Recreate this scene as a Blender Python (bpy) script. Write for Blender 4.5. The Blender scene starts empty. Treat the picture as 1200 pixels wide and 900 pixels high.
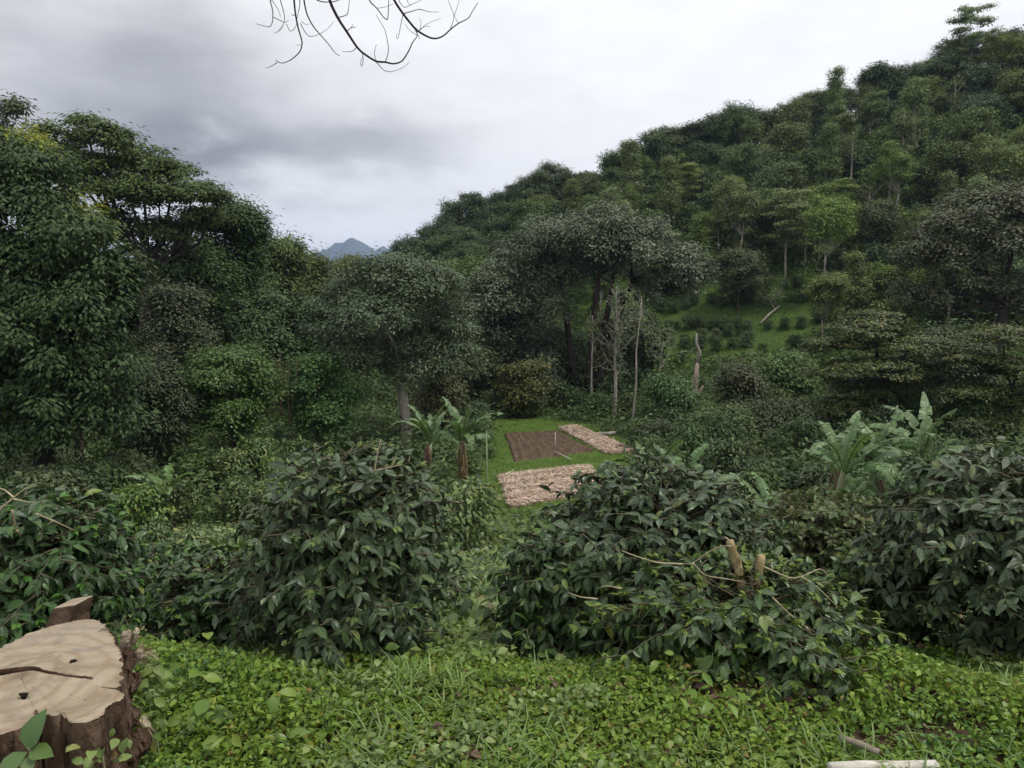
import bpy, math
import numpy as np
from mathutils import Vector

PI = math.pi
scene = bpy.context.scene
COL = scene.collection
rng = np.random.default_rng(7)

# ------------------------------------------------------------------ camera maths
F_PX = 857.0
PITCH = math.radians(-6.7)
CP, SP = math.cos(PITCH), math.sin(PITCH)
EYE = 1.65


def pt(u, v, D):
    """world point seen at picture position (u, v) of the 1200x900 photo, D metres ahead"""
    cx = (u - 600.0) / F_PX
    cy = (450.0 - v) / F_PX
    t = D / (CP - cy * SP)
    return np.array([cx * t, D, EYE + (SP + cy * CP) * t])


def pz(u, v, z):
    cx = (u - 600.0) / F_PX
    cy = (450.0 - v) / F_PX
    t = (z - EYE) / (SP + cy * CP)
    return np.array([cx * t, (CP - cy * SP) * t, z])


def proj(x, y, z):
    z = z - EYE
    f = y * CP + z * SP
    up = -y * SP + z * CP
    f = np.maximum(f, 1e-3)
    return 600 + F_PX * x / f, 450 - F_PX * up / f


# ------------------------------------------------------------------ terrain
BY = [-60, -20, 0, 2, 3.1, 4.2, 6, 12, 20, 25, 27, 48, 60, 4000]
BZ = [.6, .3, .12, 0, -.08, -.5, -1.2, -2.95, -5.1, -6.25, -6.35, -6.35, -6.35, -6.35]
RX = [-2500, -400, -60, -40, -26, -20, -17, -12.6, -5, 6, 18.6, 32, 57, 74, 110, 200, 2500]
RZ = [-8, -6, 1, -3, -4.5, -2, 1.5, 6.0, 10.5, 14.2, 17.8, 21.2, 29.0, 35.0, 42, 44, 20]
QX = [0, .19, .355, .52, .76, 1, 1.3, 2, 3, 6]
QZ = [0, .04, .19, .39, .75, 1, .95, .5, .1, 0]


def sstep(a, b, x):
    t = np.clip((x - a) / (b - a), 0, 1)
    return t * t * (3 - 2 * t)


def ht(x, y):
    x = np.asarray(x, float)
    y = np.asarray(y, float)
    b = np.interp(y, BY, BZ)
    y0 = np.clip(48 - .4 * np.maximum(0, x - 10), 25, 48)
    q = np.maximum(0, (y - y0) / (110 - y0))
    s = np.interp(q, QX, QZ)
    hill = (np.interp(x, RX, RZ) + 6.35) * s
    left = sstep(9, 60, -x) * 12 * sstep(16, 40, y) * (1 - sstep(55, 90, y)) 
    right = sstep(8, 40, x) * 2.2 * sstep(10, 25, y) * (1 - sstep(40, 70, y))
    left = left - 1.7 * sstep(.6, 4, -x) * sstep(4.8, 9, y) * (1 - sstep(16, 27, y))
    amp = sstep(3, 30, np.hypot(x, y))
    plot = 1 - sstep(20, 26, y) * (1 - sstep(46, 52, y)) * sstep(-8, -4, x) * (1 - sstep(16, 22, x))
    n = (np.sin(x * .9 + y * .35) * .12 + np.sin(y * .7 - x * .23 + 1.3) * .14) * amp * plot
    m = (np.sin(x * 2.3 + 1.7) * np.sin(y * 2.9 + .4) * .03 + np.sin(x * 5.1 + y * 3.7) * .012)
    far = -3 * sstep(250, 900, np.hypot(x, y))
    return b + hill + left + right + n + m + far


# ------------------------------------------------------------------ mesh helpers
def norm(a):
    return a / np.maximum(np.linalg.norm(a, axis=-1, keepdims=True), 1e-9)


class MB:
    def __init__(self):
        self.v, self.f, self.uv, self.mi, self.n = [], [], [], [], 0

    def add(self, V, F, uv=None, mi=0):
        V = np.asarray(V, float).reshape(-1, 3)
        F = np.asarray(F, int)
        self.v.append(V)
        self.f.append(F + self.n)
        self.uv.append(np.zeros((len(V), 2)) if uv is None else np.asarray(uv, float))
        self.mi.append(np.full(len(F), mi))
        self.n += len(V)

    def tube(self, P, R, k=6, cap=True, mi=0, jitter=0.0):
        P = np.asarray(P, float)
        R = np.asarray(R, float) * np.ones(len(P))
        T = np.gradient(P, axis=0)
        T = norm(T)
        ref = np.array([0, 0, 1.0]) if abs(T[0][2]) < .9 else np.array([1.0, 0, 0])
        a = norm(np.cross(T[0], ref))
        rings = []
        for i in range(len(P)):
            a = norm(a - T[i] * np.dot(a, T[i]))
            b = np.cross(T[i], a)
            th = np.arange(k) * 2 * PI / k
            r = R[i] * (1 + (rng.normal(0, jitter, k) if jitter else 0))
            rings.append(P[i] + np.outer(np.cos(th) * r, a) + np.outer(np.sin(th) * r, b))
        V = np.concatenate(rings)
        fs = []
        for i in range(len(P) - 1):
            j = np.arange(k)
            jn = (j + 1) % k
            fs.append(np.stack([i * k + j, i * k + jn, (i + 1) * k + jn, (i + 1) * k + j], 1))
        Fq = np.concatenate(fs)
        if cap:
            V = np.concatenate([V, P[-1:], P[:1]])
            j = np.arange(k)
            jn = (j + 1) % k
            e = (len(P) - 1) * k
            n = len(P) * k
            c1 = np.stack([e + j, e + jn, np.full(k, n), np.full(k, n)], 1)
            c2 = np.stack([jn, j, np.full(k, n + 1), np.full(k, n + 1)], 1)
            Fq = np.concatenate([Fq, c1, c2])
        self.add(V, Fq, mi=mi)

    def build(self, name, mats, parent=None, smooth=True, link=True):
        V = np.concatenate(self.v)
        F = np.concatenate(self.f)
        UV = np.concatenate(self.uv)
        MI = np.concatenate(self.mi)
        me = bpy.data.meshes.new(name)
        if F.shape[1] == 4:
            tri = F[:, 2] == F[:, 3]
        else:
            tri = np.ones(len(F), bool)
        cnt = np.where(tri, 3, 4)
        starts = np.concatenate([[0], np.cumsum(cnt)[:-1]])
        if F.shape[1] == 4:
            mask = np.ones(F.shape, bool)
            mask[tri, 3] = False
            loops = F[mask]
        else:
            loops = F.ravel()
        me.vertices.add(len(V))
        me.vertices.foreach_set('co', V.astype(np.float32).ravel())
        me.loops.add(len(loops))
        me.loops.foreach_set('vertex_index', loops.astype(np.int32))
        me.polygons.add(len(F))
        me.polygons.foreach_set('loop_start', starts.astype(np.int32))
        uvl = me.uv_layers.new(name='UVMap')
        uvl.data.foreach_set('uv', UV[loops].astype(np.float32).ravel())
        if not isinstance(mats, (list, tuple)):
            mats = [mats]
        for m in mats:
            me.materials.append(m)
        me.polygons.foreach_set('material_index', MI.astype(np.int32))
        me.polygons.foreach_set('use_smooth', np.full(len(F), smooth))
        me.update(calc_edges=True)
        o = bpy.data.objects.new(name, me)
        if link:
            COL.objects.link(o)
        if parent is not None:
            o.parent = parent
        return o


def tag(o, label=None, cat=None, group=None, kind=None):
    if label:
        o['label'] = label
    if cat:
        o['category'] = cat
    if group:
        o['group'] = group
    if kind:
        o['kind'] = kind
    return o


def empty(name, loc, rz=0, scale=1):
    o = bpy.data.objects.new(name, None)
    o.empty_display_size = .3
    o.location = loc
    o.rotation_euler = (0, 0, rz)
    o.scale = (scale,) * 3 if np.isscalar(scale) else scale
    COL.objects.link(o)
    return o


def copy_thing(proto, loc, rz, scale, label, cat, group):
    r = proto.copy()
    r.location = loc
    r.rotation_euler = (0, 0, rz)
    r.scale = (scale,) * 3 if np.isscalar(scale) else scale
    COL.objects.link(r)
    for ch in proto.children:
        c = ch.copy()
        COL.objects.link(c)
        c.parent = r
    return tag(r, label, cat, group)


# ------------------------------------------------------------------ leaf shapes
def leaf_tpl(width=.36, curl=.6, fold=.18, wave=.05, rows=6, pointy=1.0):
    t = np.linspace(0, 1, rows + 1)
    w = np.sin(PI * t ** .85) ** .8 * .5 * width
    w = np.maximum(w * (1 - .35 * pointy * np.maximum(0, t - .65) / .35), .004)
    w[-1] = .003
    ang = curl * t
    ds = 1.0 / rows
    y = np.concatenate([[0], np.cumsum(np.cos((ang[1:] + ang[:-1]) / 2)) * ds])
    z = np.concatenate([[0], -np.cumsum(np.sin((ang[1:] + ang[:-1]) / 2)) * ds])
    V, UV = [], []
    for i in range(rows + 1):
        s = wave * math.sin(i * 2.4 + curl * 5) * width
        for c in (-1, 0, 1):
            V.append((c * w[i], y[i], z[i] + (fold * w[i] * 1.5 + s * c * .6 + abs(s) * .3 if c else 0)))
            UV.append((.5 + .5 * c * (w[i] / (.5 * width)), t[i]))
    F = []
    for i in range(rows):
        for c in (0, 1):
            a = i * 3 + c
            F.append((a, a + 1, a + 4, a + 3))
    return np.array(V), np.array(F), np.array(UV)


def blade_tpl(width=.06, curl=.9, rows=3):
    t = np.linspace(0, 1, rows + 1)
    w = width * .5 * (1 - t ** 2) + .002
    ang = curl * t
    ds = 1 / rows
    y = np.concatenate([[0], np.cumsum(np.cos((ang[1:] + ang[:-1]) / 2)) * ds])
    z = np.concatenate([[0], -np.cumsum(np.sin((ang[1:] + ang[:-1]) / 2)) * ds])
    V = [(s * w[i], y[i], z[i]) for i in range(rows + 1) for s in (-1, 1)]
    UV = [(.5 + s * .5, t[i]) for i in range(rows + 1) for s in (-1, 1)]
    F = [(2 * i, 2 * i + 1, 2 * i + 3, 2 * i + 2) for i in range(rows)]
    return np.array(V), np.array(F), np.array(UV)


DIAMOND = [(np.array([(0, 0, 0), (.24, .45, .05), (0, 1, -.12), (-.22, .5, .06)]), np.array([(0, 1, 2, 3)]),
            np.array([(.5, 0), (1, .5), (.5, 1), (0, .5)])),
           (np.array([(0, 0, 0), (.2, .35, .02), (.15, .75, -.04), (0, 1, -.2), (-.17, .7, -.06), (-.21, .38, .03)]),
            np.array([(0, 1, 2, 5), (5, 2, 3, 4)]),
            np.array([(.5, 0), (1, .4), (.9, .7), (.5, 1), (.1, .7), (0, .4)]))]
COFFEE = [leaf_tpl(.40, c, .16, w) for c, w in ((.35, .05), (.8, .08), (1.2, .06), (.1, .07))]
OVATE = [leaf_tpl(.62, c, .22, .04, 4, .7) for c in (.3, .7, 1.1)]
FLAKE = (DIAMOND[0][0] * [.35, 1, .6], DIAMOND[0][1], DIAMOND[0][2])
OVATE3 = [leaf_tpl(w_, c, .22, .04, 3, .7) for w_, c in ((.62, .3), (.55, .7), (.7, 1.1))]
COFFEE3 = leaf_tpl(.34, .6, .2, .05, 3)
BLADE = [blade_tpl(.055, c) for c in (.5, 1.0, 1.5)]


def put_leaves(mb, tpls, O, D, N, S, mi=0):
    """leaves growing from points O along D, upper side towards N, length S"""
    O = np.asarray(O, float)
    if len(O) == 0:
        return
    D = norm(np.asarray(D, float))
    side = norm(np.cross(D, N))
    N = np.cross(side, D)
    S = np.broadcast_to(np.asarray(S, float), (len(O),))
    pick = rng.integers(0, len(tpls), len(O))
    for k, (tv, tf, tuv) in enumerate(tpls):
        m = pick == k
        n = int(m.sum())
        if not n:
            continue
        s = S[m][:, None, None]
        V = O[m][:, None, :] + s * (tv[None, :, 0:1] * side[m][:, None, :] + tv[None, :, 1:2] * D[m][:, None, :] + tv[None, :, 2:3] * N[m][:, None, :])
        K = len(tv)
        F = tf[None] + (np.arange(n) * K)[:, None, None]
        mb.add(V.reshape(-1, 3), F.reshape(-1, tf.shape[1]), np.tile(tuv, (n, 1)), mi)


# ------------------------------------------------------------------ materials
class NT:
    def __init__(self, tree):
        self.t = tree

    def n(self, typ, **kw):
        o = self.t.nodes.new(typ)
        for k, v in kw.items():
            setattr(o, k, v)
        return o

    def l(self, a, b):
        self.t.links.new(a, b)

    def math(self, op, a, b=None, c=None):
        o = self.n('ShaderNodeMath', operation=op)
        for i, x in enumerate((a, b, c)):
            if x is None:
                continue
            if isinstance(x, (int, float)):
                o.inputs[i].default_value = x
            else:
                self.l(x, o.inputs[i])
        return o.outputs[0]

    def ramp(self, fac, stops, interp='LINEAR'):
        o = self.n('ShaderNodeValToRGB')
        r = o.color_ramp
        r.interpolation = interp
        while len(r.elements) < len(stops):
            r.elements.new(.5)
        for e, (p, c) in zip(r.elements, stops):
            e.position = p
            e.color = (*c, 1) if len(c) == 3 else c
        if fac is not None:
            self.l(fac, o.inputs[0])
        return o.outputs[0]

    def noise(self, vec, scale, detail=4, rough=.55, dist=0.0):
        o = self.n('ShaderNodeTexNoise')
        o.inputs['Scale'].default_value = scale
        o.inputs['Detail'].default_value = detail
        o.inputs['Roughness'].default_value = rough
        o.inputs['Distortion'].default_value = dist
        if vec is not None:
            self.l(vec, o.inputs['Vector'])
        return o.outputs['Fac']

    def mix(self, fac, a, b):
        o = self.n('ShaderNodeMix', data_type='RGBA')
        for s, x in ((o.inputs[0], fac), (o.inputs[6], a), (o.inputs[7], b)):
            if isinstance(x, (int, float)):
                s.default_value = x
            elif isinstance(x, tuple):
                s.default_value = (*x, 1)
            else:
                self.l(x, s)
        return o.outputs[2]


def new_mat(name):
    m = bpy.data.materials.new(name)
    m.use_nodes = True
    t = m.node_tree
    t.nodes.clear()
    nt = NT(t)
    out = nt.n('ShaderNodeOutputMaterial')
    return m, nt, out


def leaf_mat(name, stops, rough=.5, spec=.4, transl=.2, var=.35, hue=.03, veins=False, back=1.25):
    if name.endswith('_leaf') and not any(k in name for k in ('weed', 'dry', 'banana')):
        k_ = (1.12, 1.25, 1.0) if 'coffee_leaf' in name else ((1.15, 1.25, 1.1) if ('grey' in name or 'brown' in name) else (1.34, 1.27, 1.02))
        stops = [(p, (c[0] * k_[0], c[1] * k_[1], c[2] * k_[2])) for p, c in stops]
    m, nt, out = new_mat(name)
    geo = nt.n('ShaderNodeNewGeometry')
    oi = nt.n('ShaderNodeObjectInfo')
    col = nt.ramp(geo.outputs['Random Per Island'], stops)
    # whole-plant variation
    hs = nt.n('ShaderNodeHueSaturation')
    nt.l(col, hs.inputs['Color'])
    nt.l(nt.math('MULTIPLY_ADD', oi.outputs['Random'], 2 * hue, .5 - hue), hs.inputs['Hue'])
    r2 = nt.math('FRACT', nt.math('MULTIPLY', oi.outputs['Random'], 17.31))
    nt.l(nt.math('MULTIPLY_ADD', r2, var, 1 - var / 2), hs.inputs['Value'])
    r3 = nt.math('FRACT', nt.math('MULTIPLY', oi.outputs['Random'], 41.7))
    nt.l(nt.math('MULTIPLY_ADD', r3, .3, .8), hs.inputs['Saturation'])
    c = hs.outputs[0]
    tc = nt.n('ShaderNodeTexCoord')
    bump = None
    if veins:
        sep = nt.n('ShaderNodeSeparateXYZ')
        nt.l(tc.outputs['UV'], sep.inputs[0])
        au = nt.math('ABSOLUTE', nt.math('SUBTRACT', sep.outputs[0], .5))
        ph = nt.math('SUBTRACT', nt.math('MULTIPLY', sep.outputs[1], 52.0), nt.math('MULTIPLY', au, 22.0))
        w = nt.math('SINE', ph)
        w = nt.math('MULTIPLY_ADD', w, .5, .5)
        mid = nt.math('LESS_THAN', au, .035)
        hgt = nt.math('SUBTRACT', w, nt.math('MULTIPLY', mid, 1.2))
        b = nt.n('ShaderNodeBump')
        b.inputs['Strength'].default_value = .55
        b.inputs['Distance'].default_value = .004
        nt.l(hgt, b.inputs['Height'])
        bump = b.outputs[0]
        vl = nt.math('MULTIPLY', mid, .45)
        c = nt.mix(vl, c, (.16, .22, .07))
    # paler matt underside
    hb = nt.n('ShaderNodeHueSaturation')
    hb.inputs['Value'].default_value = back
    hb.inputs['Saturation'].default_value = .85
    nt.l(c, hb.inputs['Color'])
    c2 = nt.mix(geo.outputs['Backfacing'], c, hb.outputs[0])
    bs = nt.n('ShaderNodeBsdfPrincipled')
    nt.l(c2, bs.inputs['Base Color'])
    nz = nt.noise(tc.outputs['Object'], 9, 2)
    nt.l(nt.math('MULTIPLY_ADD', nz, .3, rough - .15), bs.inputs['Roughness'])
    bs.inputs['Specular IOR Level'].default_value = spec
    if bump is not None:
        nt.l(bump, bs.inputs['Normal'])
    if transl > 0:
        tr = nt.n('ShaderNodeBsdfTranslucent')
        ht_ = nt.n('ShaderNodeHueSaturation')
        ht_.inputs['Hue'].default_value = .48
        ht_.inputs['Value'].default_value = 1.5
        nt.l(c, ht_.inputs['Color'])
        nt.l(ht_.outputs[0], tr.inputs[0])
        mx = nt.n('ShaderNodeMixShader')
        mx.inputs[0].default_value = transl
        nt.l(bs.outputs[0], mx.inputs[1])
        nt.l(tr.outputs[0], mx.inputs[2])
        nt.l(mx.outputs[0], out.inputs[0])
    else:
        nt.l(bs.outputs[0], out.inputs[0])
    return m


def noise_mat(name, stops, scale=6, rough=.8, bump=.4, bdist=.02, stretch=(1, 1, 1), detail=5, spec=.2, coord='Object', var=0.0):
    m, nt, out = new_mat(name)
    tc = nt.n('ShaderNodeTexCoord')
    mp = nt.n('ShaderNodeMapping')
    mp.inputs['Scale'].default_value = stretch
    nt.l(tc.outputs[coord], mp.inputs[0])
    n = nt.noise(mp.outputs[0], scale, detail, .62, .3)
    c = nt.ramp(n, stops)
    if var:
        geo = nt.n('ShaderNodeNewGeometry')
        hs = nt.n('ShaderNodeHueSaturation')
        nt.l(c, hs.inputs['Color'])
        nt.l(nt.math('MULTIPLY_ADD', geo.outputs['Random Per Island'], var, 1 - var / 2), hs.inputs['Value'])
        c = hs.outputs[0]
    bs = nt.n('ShaderNodeBsdfPrincipled')
    bs.inputs['Roughness'].default_value = rough
    bs.inputs['Specular IOR Level'].default_value = spec
    nt.l(c, bs.inputs['Base Color'])
    if bump:
        n2 = nt.noise(mp.outputs[0], scale * 3, 6, .65)
        b = nt.n('ShaderNodeBump')
        b.inputs['Strength'].default_value = bump
        b.inputs['Distance'].default_value = bdist
        nt.l(n2, b.inputs['Height'])
        nt.l(b.outputs[0], bs.inputs['Normal'])
    nt.l(bs.outputs[0], out.inputs[0])
    return m


M = {}
M['coffee'] = leaf_mat('coffee_leaf', [(0, (.018, .037, .014)), (.55, (.028, .055, .019)), (.9, (.044, .082, .025)), (.98, (.07, .11, .03)), (1, (.17, .17, .04))],
                       rough=.33, spec=.6, transl=.06, var=.2, hue=.01, veins=True)
M['coffee_new'] = leaf_mat('young_coffee_leaf', [(0, (.07, .13, .03)), (1, (.13, .2, .045))], rough=.38, spec=.5, transl=.2, var=.2, veins=True)
M['coffee_mid'] = leaf_mat('coffee_shrub_leaf', [(0, (.038, .072, .024)), (.6, (.066, .118, .036)), (.93, (.11, .172, .05)), (1, (.18, .2, .05))],
                           rough=.45, spec=.45, transl=.12, var=.4, hue=.015)
M['weed'] = leaf_mat('weed_leaf', [(0, (.065, .115, .022)), (.5, (.115, .185, .032)), (.85, (.165, .235, .045)), (.95, (.21, .235, .05)), (1, (.2, .13, .05))],
                     rough=.5, spec=.35, transl=.28, var=.2, hue=.01)
M['weed_bright'] = leaf_mat('bright_weed_leaf', [(0, (.1, .18, .032)), (.6, (.15, .245, .048)), (1, (.22, .3, .065))], rough=.45, spec=.35, transl=.3, var=.2, hue=.01)
M['weed_deep'] = leaf_mat('deep_green_weed_leaf', [(0, (.05, .11, .03)), (.6, (.08, .16, .04)), (1, (.12, .2, .05))], rough=.45, spec=.4, transl=.22, var=.2, hue=.01)
M['olive_weed'] = leaf_mat('olive_weed_leaf', [(0, (.04, .065, .018)), (.6, (.075, .105, .03)), (.9, (.12, .14, .04)), (1, (.17, .12, .06))], rough=.5, spec=.3, transl=.2, var=.2)
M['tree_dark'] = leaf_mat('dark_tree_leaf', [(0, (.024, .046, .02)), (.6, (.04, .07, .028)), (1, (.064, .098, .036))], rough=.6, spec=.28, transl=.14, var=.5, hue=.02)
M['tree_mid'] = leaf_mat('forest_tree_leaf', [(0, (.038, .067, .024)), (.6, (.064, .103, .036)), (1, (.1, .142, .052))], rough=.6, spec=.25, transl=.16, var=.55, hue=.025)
M['tree_light'] = leaf_mat('airy_tree_leaf', [(0, (.058, .094, .031)), (.6, (.098, .144, .047)), (1, (.14, .186, .064))], rough=.62, spec=.22, transl=.15, var=.5, hue=.016)
M['tree_grey'] = leaf_mat('grey_green_leaf', [(0, (.044, .066, .034)), (.55, (.076, .102, .054)), (.9, (.1, .126, .07)), (1, (.122, .14, .08))], rough=.5, spec=.35, transl=.12, var=.2, hue=.01, back=1.5)
M['tree_brown'] = leaf_mat('brown_tinted_leaf', [(0, (.036, .048, .025)), (.5, (.06, .068, .038)), (1, (.098, .092, .058))], rough=.58, spec=.28, transl=.1, var=.25, hue=.01, back=1.4)
M['tree_olive'] = leaf_mat('olive_leaf', [(0, (.03, .046, .016)), (.6, (.055, .074, .024)), (.92, (.088, .105, .03)), (1, (.15, .125, .03))], rough=.5, spec=.35, transl=.12, var=.3, hue=.02)
M['tree_green'] = leaf_mat('fresh_green_leaf', [(0, (.03, .064, .02)), (.6, (.05, .1, .03)), (1, (.085, .15, .045))], rough=.5, spec=.4, transl=.14, var=.25, hue=.015)
M['tree_yellow'] = leaf_mat('yellow_green_leaf', [(0, (.1, .14, .025)), (.6, (.16, .21, .035)), (1, (.24, .28, .05))], rough=.5, spec=.35, transl=.25, var=.15, hue=.01)
M['undergrowth'] = leaf_mat('undergrowth_leaf', [(0, (.026, .05, .018)), (.6, (.045, .08, .026)), (.95, (.07, .115, .034)), (1, (.1, .12, .035))], rough=.6, spec=.2, transl=.14, var=0, hue=0)
M['grass'] = leaf_mat('grass_blade', [(0, (.085, .155, .028)), (.6, (.13, .225, .042)), (.92, (.18, .28, .055)), (1, (.22, .24, .07))], rough=.55, spec=.25, transl=.25, var=0, hue=0)
M['banana'] = leaf_mat('banana_leaf', [(0, (.065, .13, .038)), (.6, (.1, .18, .055)), (1, (.15, .235, .085))], rough=.45, spec=.32, transl=.25, var=.25, hue=.01)
M['dry_leaf'] = leaf_mat('dry_leaf', [(0, (.09, .055, .035)), (.6, (.16, .1, .06)), (1, (.27, .19, .12))], rough=.75, spec=.2, transl=.1, var=.2)
M['straw'] = leaf_mat('dry_straw', [(0, (.3, .2, .14)), (.25, (.5, .38, .28)), (.8, (.64, .51, .4)), (1, (.74, .62, .51))], rough=.8, spec=.2, transl=.05, var=0, hue=0, back=1.0)
M['bark'] = noise_mat('bark', [(.3, (.035, .028, .022)), (.7, (.11, .09, .07))], 7, .9, .6, .03, (1, 1, .3))
M['bark_dark'] = noise_mat('dark_bark', [(.3, (.018, .014, .012)), (.7, (.05, .04, .034))], 7, .9, .6, .03, (1, 1, .3))
M['bark_pale'] = noise_mat('pale_bark', [(.3, (.16, .14, .12)), (.55, (.3, .275, .24)), (.75, (.4, .37, .33))], 5, .85, .4, .02, (1, 1, .4))
M['bark_red'] = noise_mat('reddish_bark', [(.3, (.075, .045, .033)), (.7, (.2, .13, .095))], 5, .85, .5, .02, (1, 1, .3))
M['snag'] = noise_mat('reddish_grey_snag', [(.3, (.12, .085, .07)), (.7, (.3, .24, .2))], 5, .85, .5, .02, (1, 1, .3))
M['twig'] = noise_mat('coffee_twig', [(.3, (.05, .045, .028)), (.7, (.12, .11, .065))], 30, .8, .3, .004)
M['twig_pale'] = noise_mat('pale_twig', [(.3, (.2, .165, .1)), (.7, (.42, .37, .25))], 25, .75, .3, .004)
M['mossy'] = noise_mat('mossy_cut_stem', [(.3, (.12, .085, .04)), (.5, (.3, .235, .12)), (.72, (.46, .38, .22))], 22, .85, .9, .008)
M['twig_dark'] = noise_mat('dark_twig', [(.3, (.016, .013, .012)), (.7, (.04, .034, .03))], 40, .85, .2, .002)
M['soil'] = noise_mat('tilled_soil', [(.25, (.052, .034, .022)), (.55, (.1, .07, .046)), (.8, (.165, .12, .085))], 5, .95, .9, .06)
M['straw_base'] = noise_mat('mulch_base', [(.3, (.16, .1, .07)), (.5, (.3, .2, .145)), (.75, (.42, .3, .22))], 4, .95, .8, .05)
M['mountain'] = noise_mat('forested_mountain', [(.3, (.03, .045, .03)), (.7, (.06, .08, .05))], .004, .95, .5, 20)
M['board'] = noise_mat('weathered_board', [(.3, (.3, .27, .22)), (.7, (.5, .46, .38))], 8, .85, .3, .005, (1, 1, .2))
M['pole'] = noise_mat('green_bamboo', [(.3, (.14, .17, .09)), (.7, (.26, .28, .17))], 6, .7, .3, .005, (1, 1, .2))
M['birch'] = noise_mat('white_peeling_bark', [(.32, (.2, .17, .14)), (.45, (.42, .39, .34)), (.7, (.62, .6, .55))], 14, .8, .5, .004, (1, 2.2, 2.2))
M['stick'] = noise_mat('grey_stick_bark', [(.3, (.14, .12, .09)), (.7, (.33, .29, .23))], 20, .85, .5, .004)


def ground_mat():
    m, nt, out = new_mat('hillside_ground')
    tc = nt.n('ShaderNodeTexCoord')
    n1 = nt.noise(tc.outputs['Object'], .35, 6, .6)
    n2 = nt.noise(tc.outputs['Object'], 4, 6, .65)
    n3 = nt.noise(tc.outputs['Object'], 30, 4, .6)
    g = nt.ramp(n2, [(.3, (.035, .062, .018)), (.55, (.06, .1, .026)), (.75, (.09, .135, .036))])
    n4 = nt.noise(tc.outputs['Object'], .8, 5, .7)
    g = nt.mix(nt.ramp(n4, [(.42, (0, 0, 0)), (.62, (1, 1, 1))]), g, (.05, .085, .024))
    so = nt.ramp(n3, [(.35, (.035, .024, .016)), (.65, (.075, .052, .034))])
    f = nt.ramp(n1, [(.56, (0, 0, 0)), (.7, (1, 1, 1))])
    c = nt.mix(nt.math('MULTIPLY', f, .55), g, so)
    sep = nt.n('ShaderNodeSeparateXYZ')
    nt.l(tc.outputs['Object'], sep.inputs[0])
    near = nt.math('LESS_THAN', sep.outputs[1], 5.0)
    c = nt.mix(near, c, so)
    bs = nt.n('ShaderNodeBsdfPrincipled')
    bs.inputs['Roughness'].default_value = .95
    bs.inputs['Specular IOR Level'].default_value = .1
    nt.l(c, bs.inputs['Base Color'])
    b = nt.n('ShaderNodeBump')
    b.inputs['Strength'].default_value = .7
    b.inputs['Distance'].default_value = .08
    nt.l(n2, b.inputs['Height'])
    nt.l(b.outputs[0], bs.inputs['Normal'])
    nt.l(bs.outputs[0], out.inputs[0])
    return m


# ------------------------------------------------------------------ the ground
def build_ground():
    n = 300
    t = np.linspace(-1, 1, n)
    xs = 3 * np.sinh(8.3 * t)
    k2 = np.linspace(-2.9, 8.35, n)
    ys = 3 + 3 * np.sinh(k2)
    X, Y = np.meshgrid(xs, ys)
    Z = ht(X, Y)
    V = np.stack([X, Y, Z], -1).reshape(-1, 3)
    i, j = np.meshgrid(np.arange(n - 1), np.arange(n - 1))
    a = (j * n + i).ravel()
    F = np.stack([a, a + 1, a + n + 1, a + n], 1)
    mb = MB()
    mb.add(V, F)
    o = mb.build('ground', ground_mat())
    tag(o, kind='structure')


build_ground()


def build_mountains():
    mb = MB()
    D0 = 4000
    us = np.linspace(300, 560, 60)
    prof = np.interp(us, [300, 360, 385, 400, 409, 416, 424, 434, 440, 446, 452, 460, 500, 560], [320, 300, 290, 284, 280, 279, 283, 290, 294, 291, 289, 292, 315, 330])
    rows = 16
    nx = len(us)
    V = np.zeros((2 * rows - 1, nx, 3))
    for i in range(nx):
        top = pt(us[i], prof[i], D0)
        for r in range(2 * rows - 1):
            s = (r - (rows - 1)) / (rows - 1)      # -1 front foot, 0 crest, 1 back foot
            z = -12 + (top[2] + 12) * (1 - abs(s)) ** 1.15
            V[r, i] = (top[0] * (1 + .02 * s), D0 + s * 850 + 30 * math.sin(i * .9) * (1 - abs(s)), z)
    nz = rng.normal(0, 1, V.shape[:2])
    nz = (nz + np.roll(nz, 1, 0) + np.roll(nz, 1, 1)) / 1.7
    V[..., 2] += nz * 5.0 * (1 - np.abs((np.arange(2 * rows - 1) - rows + 1) / (rows - 1)))[:, None]
    nr = 2 * rows - 1
    i, j = np.meshgrid(np.arange(nx - 1), np.arange(nr - 1))
    a = (j * nx + i).ravel()
    mb.add(V.reshape(-1, 3), np.stack([a, a + 1, a + nx + 1, a + nx], 1))
    tag(mb.build('mountains', M['mountain']), kind='structure')


build_mountains()


# ------------------------------------------------------------------ trees
def crown_lobes(R, zb, zt, n, shape='round', lobe=.42):
    L = []
    for i in range(n):
        t = (i + rng.random()) / n
        if shape == 'round':
            pr = math.sin(PI * (.12 + .8 * t)) ** .7
        elif shape == 'umbrella':
            pr = .45 + .55 * math.sin(PI * min(1, .35 + .5 * t))
        elif shape == 'cone':
            pr = 1.05 - .85 * t
        else:
            pr = .75 + .3 * math.sin(PI * t)
        a = i * 2.399 + rng.normal(0, .4)
        lr = R * lobe * rng.uniform(.75, 1.25)
        rad = max(0, R * pr - lr) * rng.uniform(.55, 1.05)
        flat = {'layer': .32, 'umbrella': .55}.get(shape, .8)
        z = zb + (zt - zb) * t
        z = min(z, zt - lr * flat * .8)
        L.append((rad * math.cos(a), rad * math.sin(a), z, lr, lr, lr * flat))
    return np.array(L)


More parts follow.
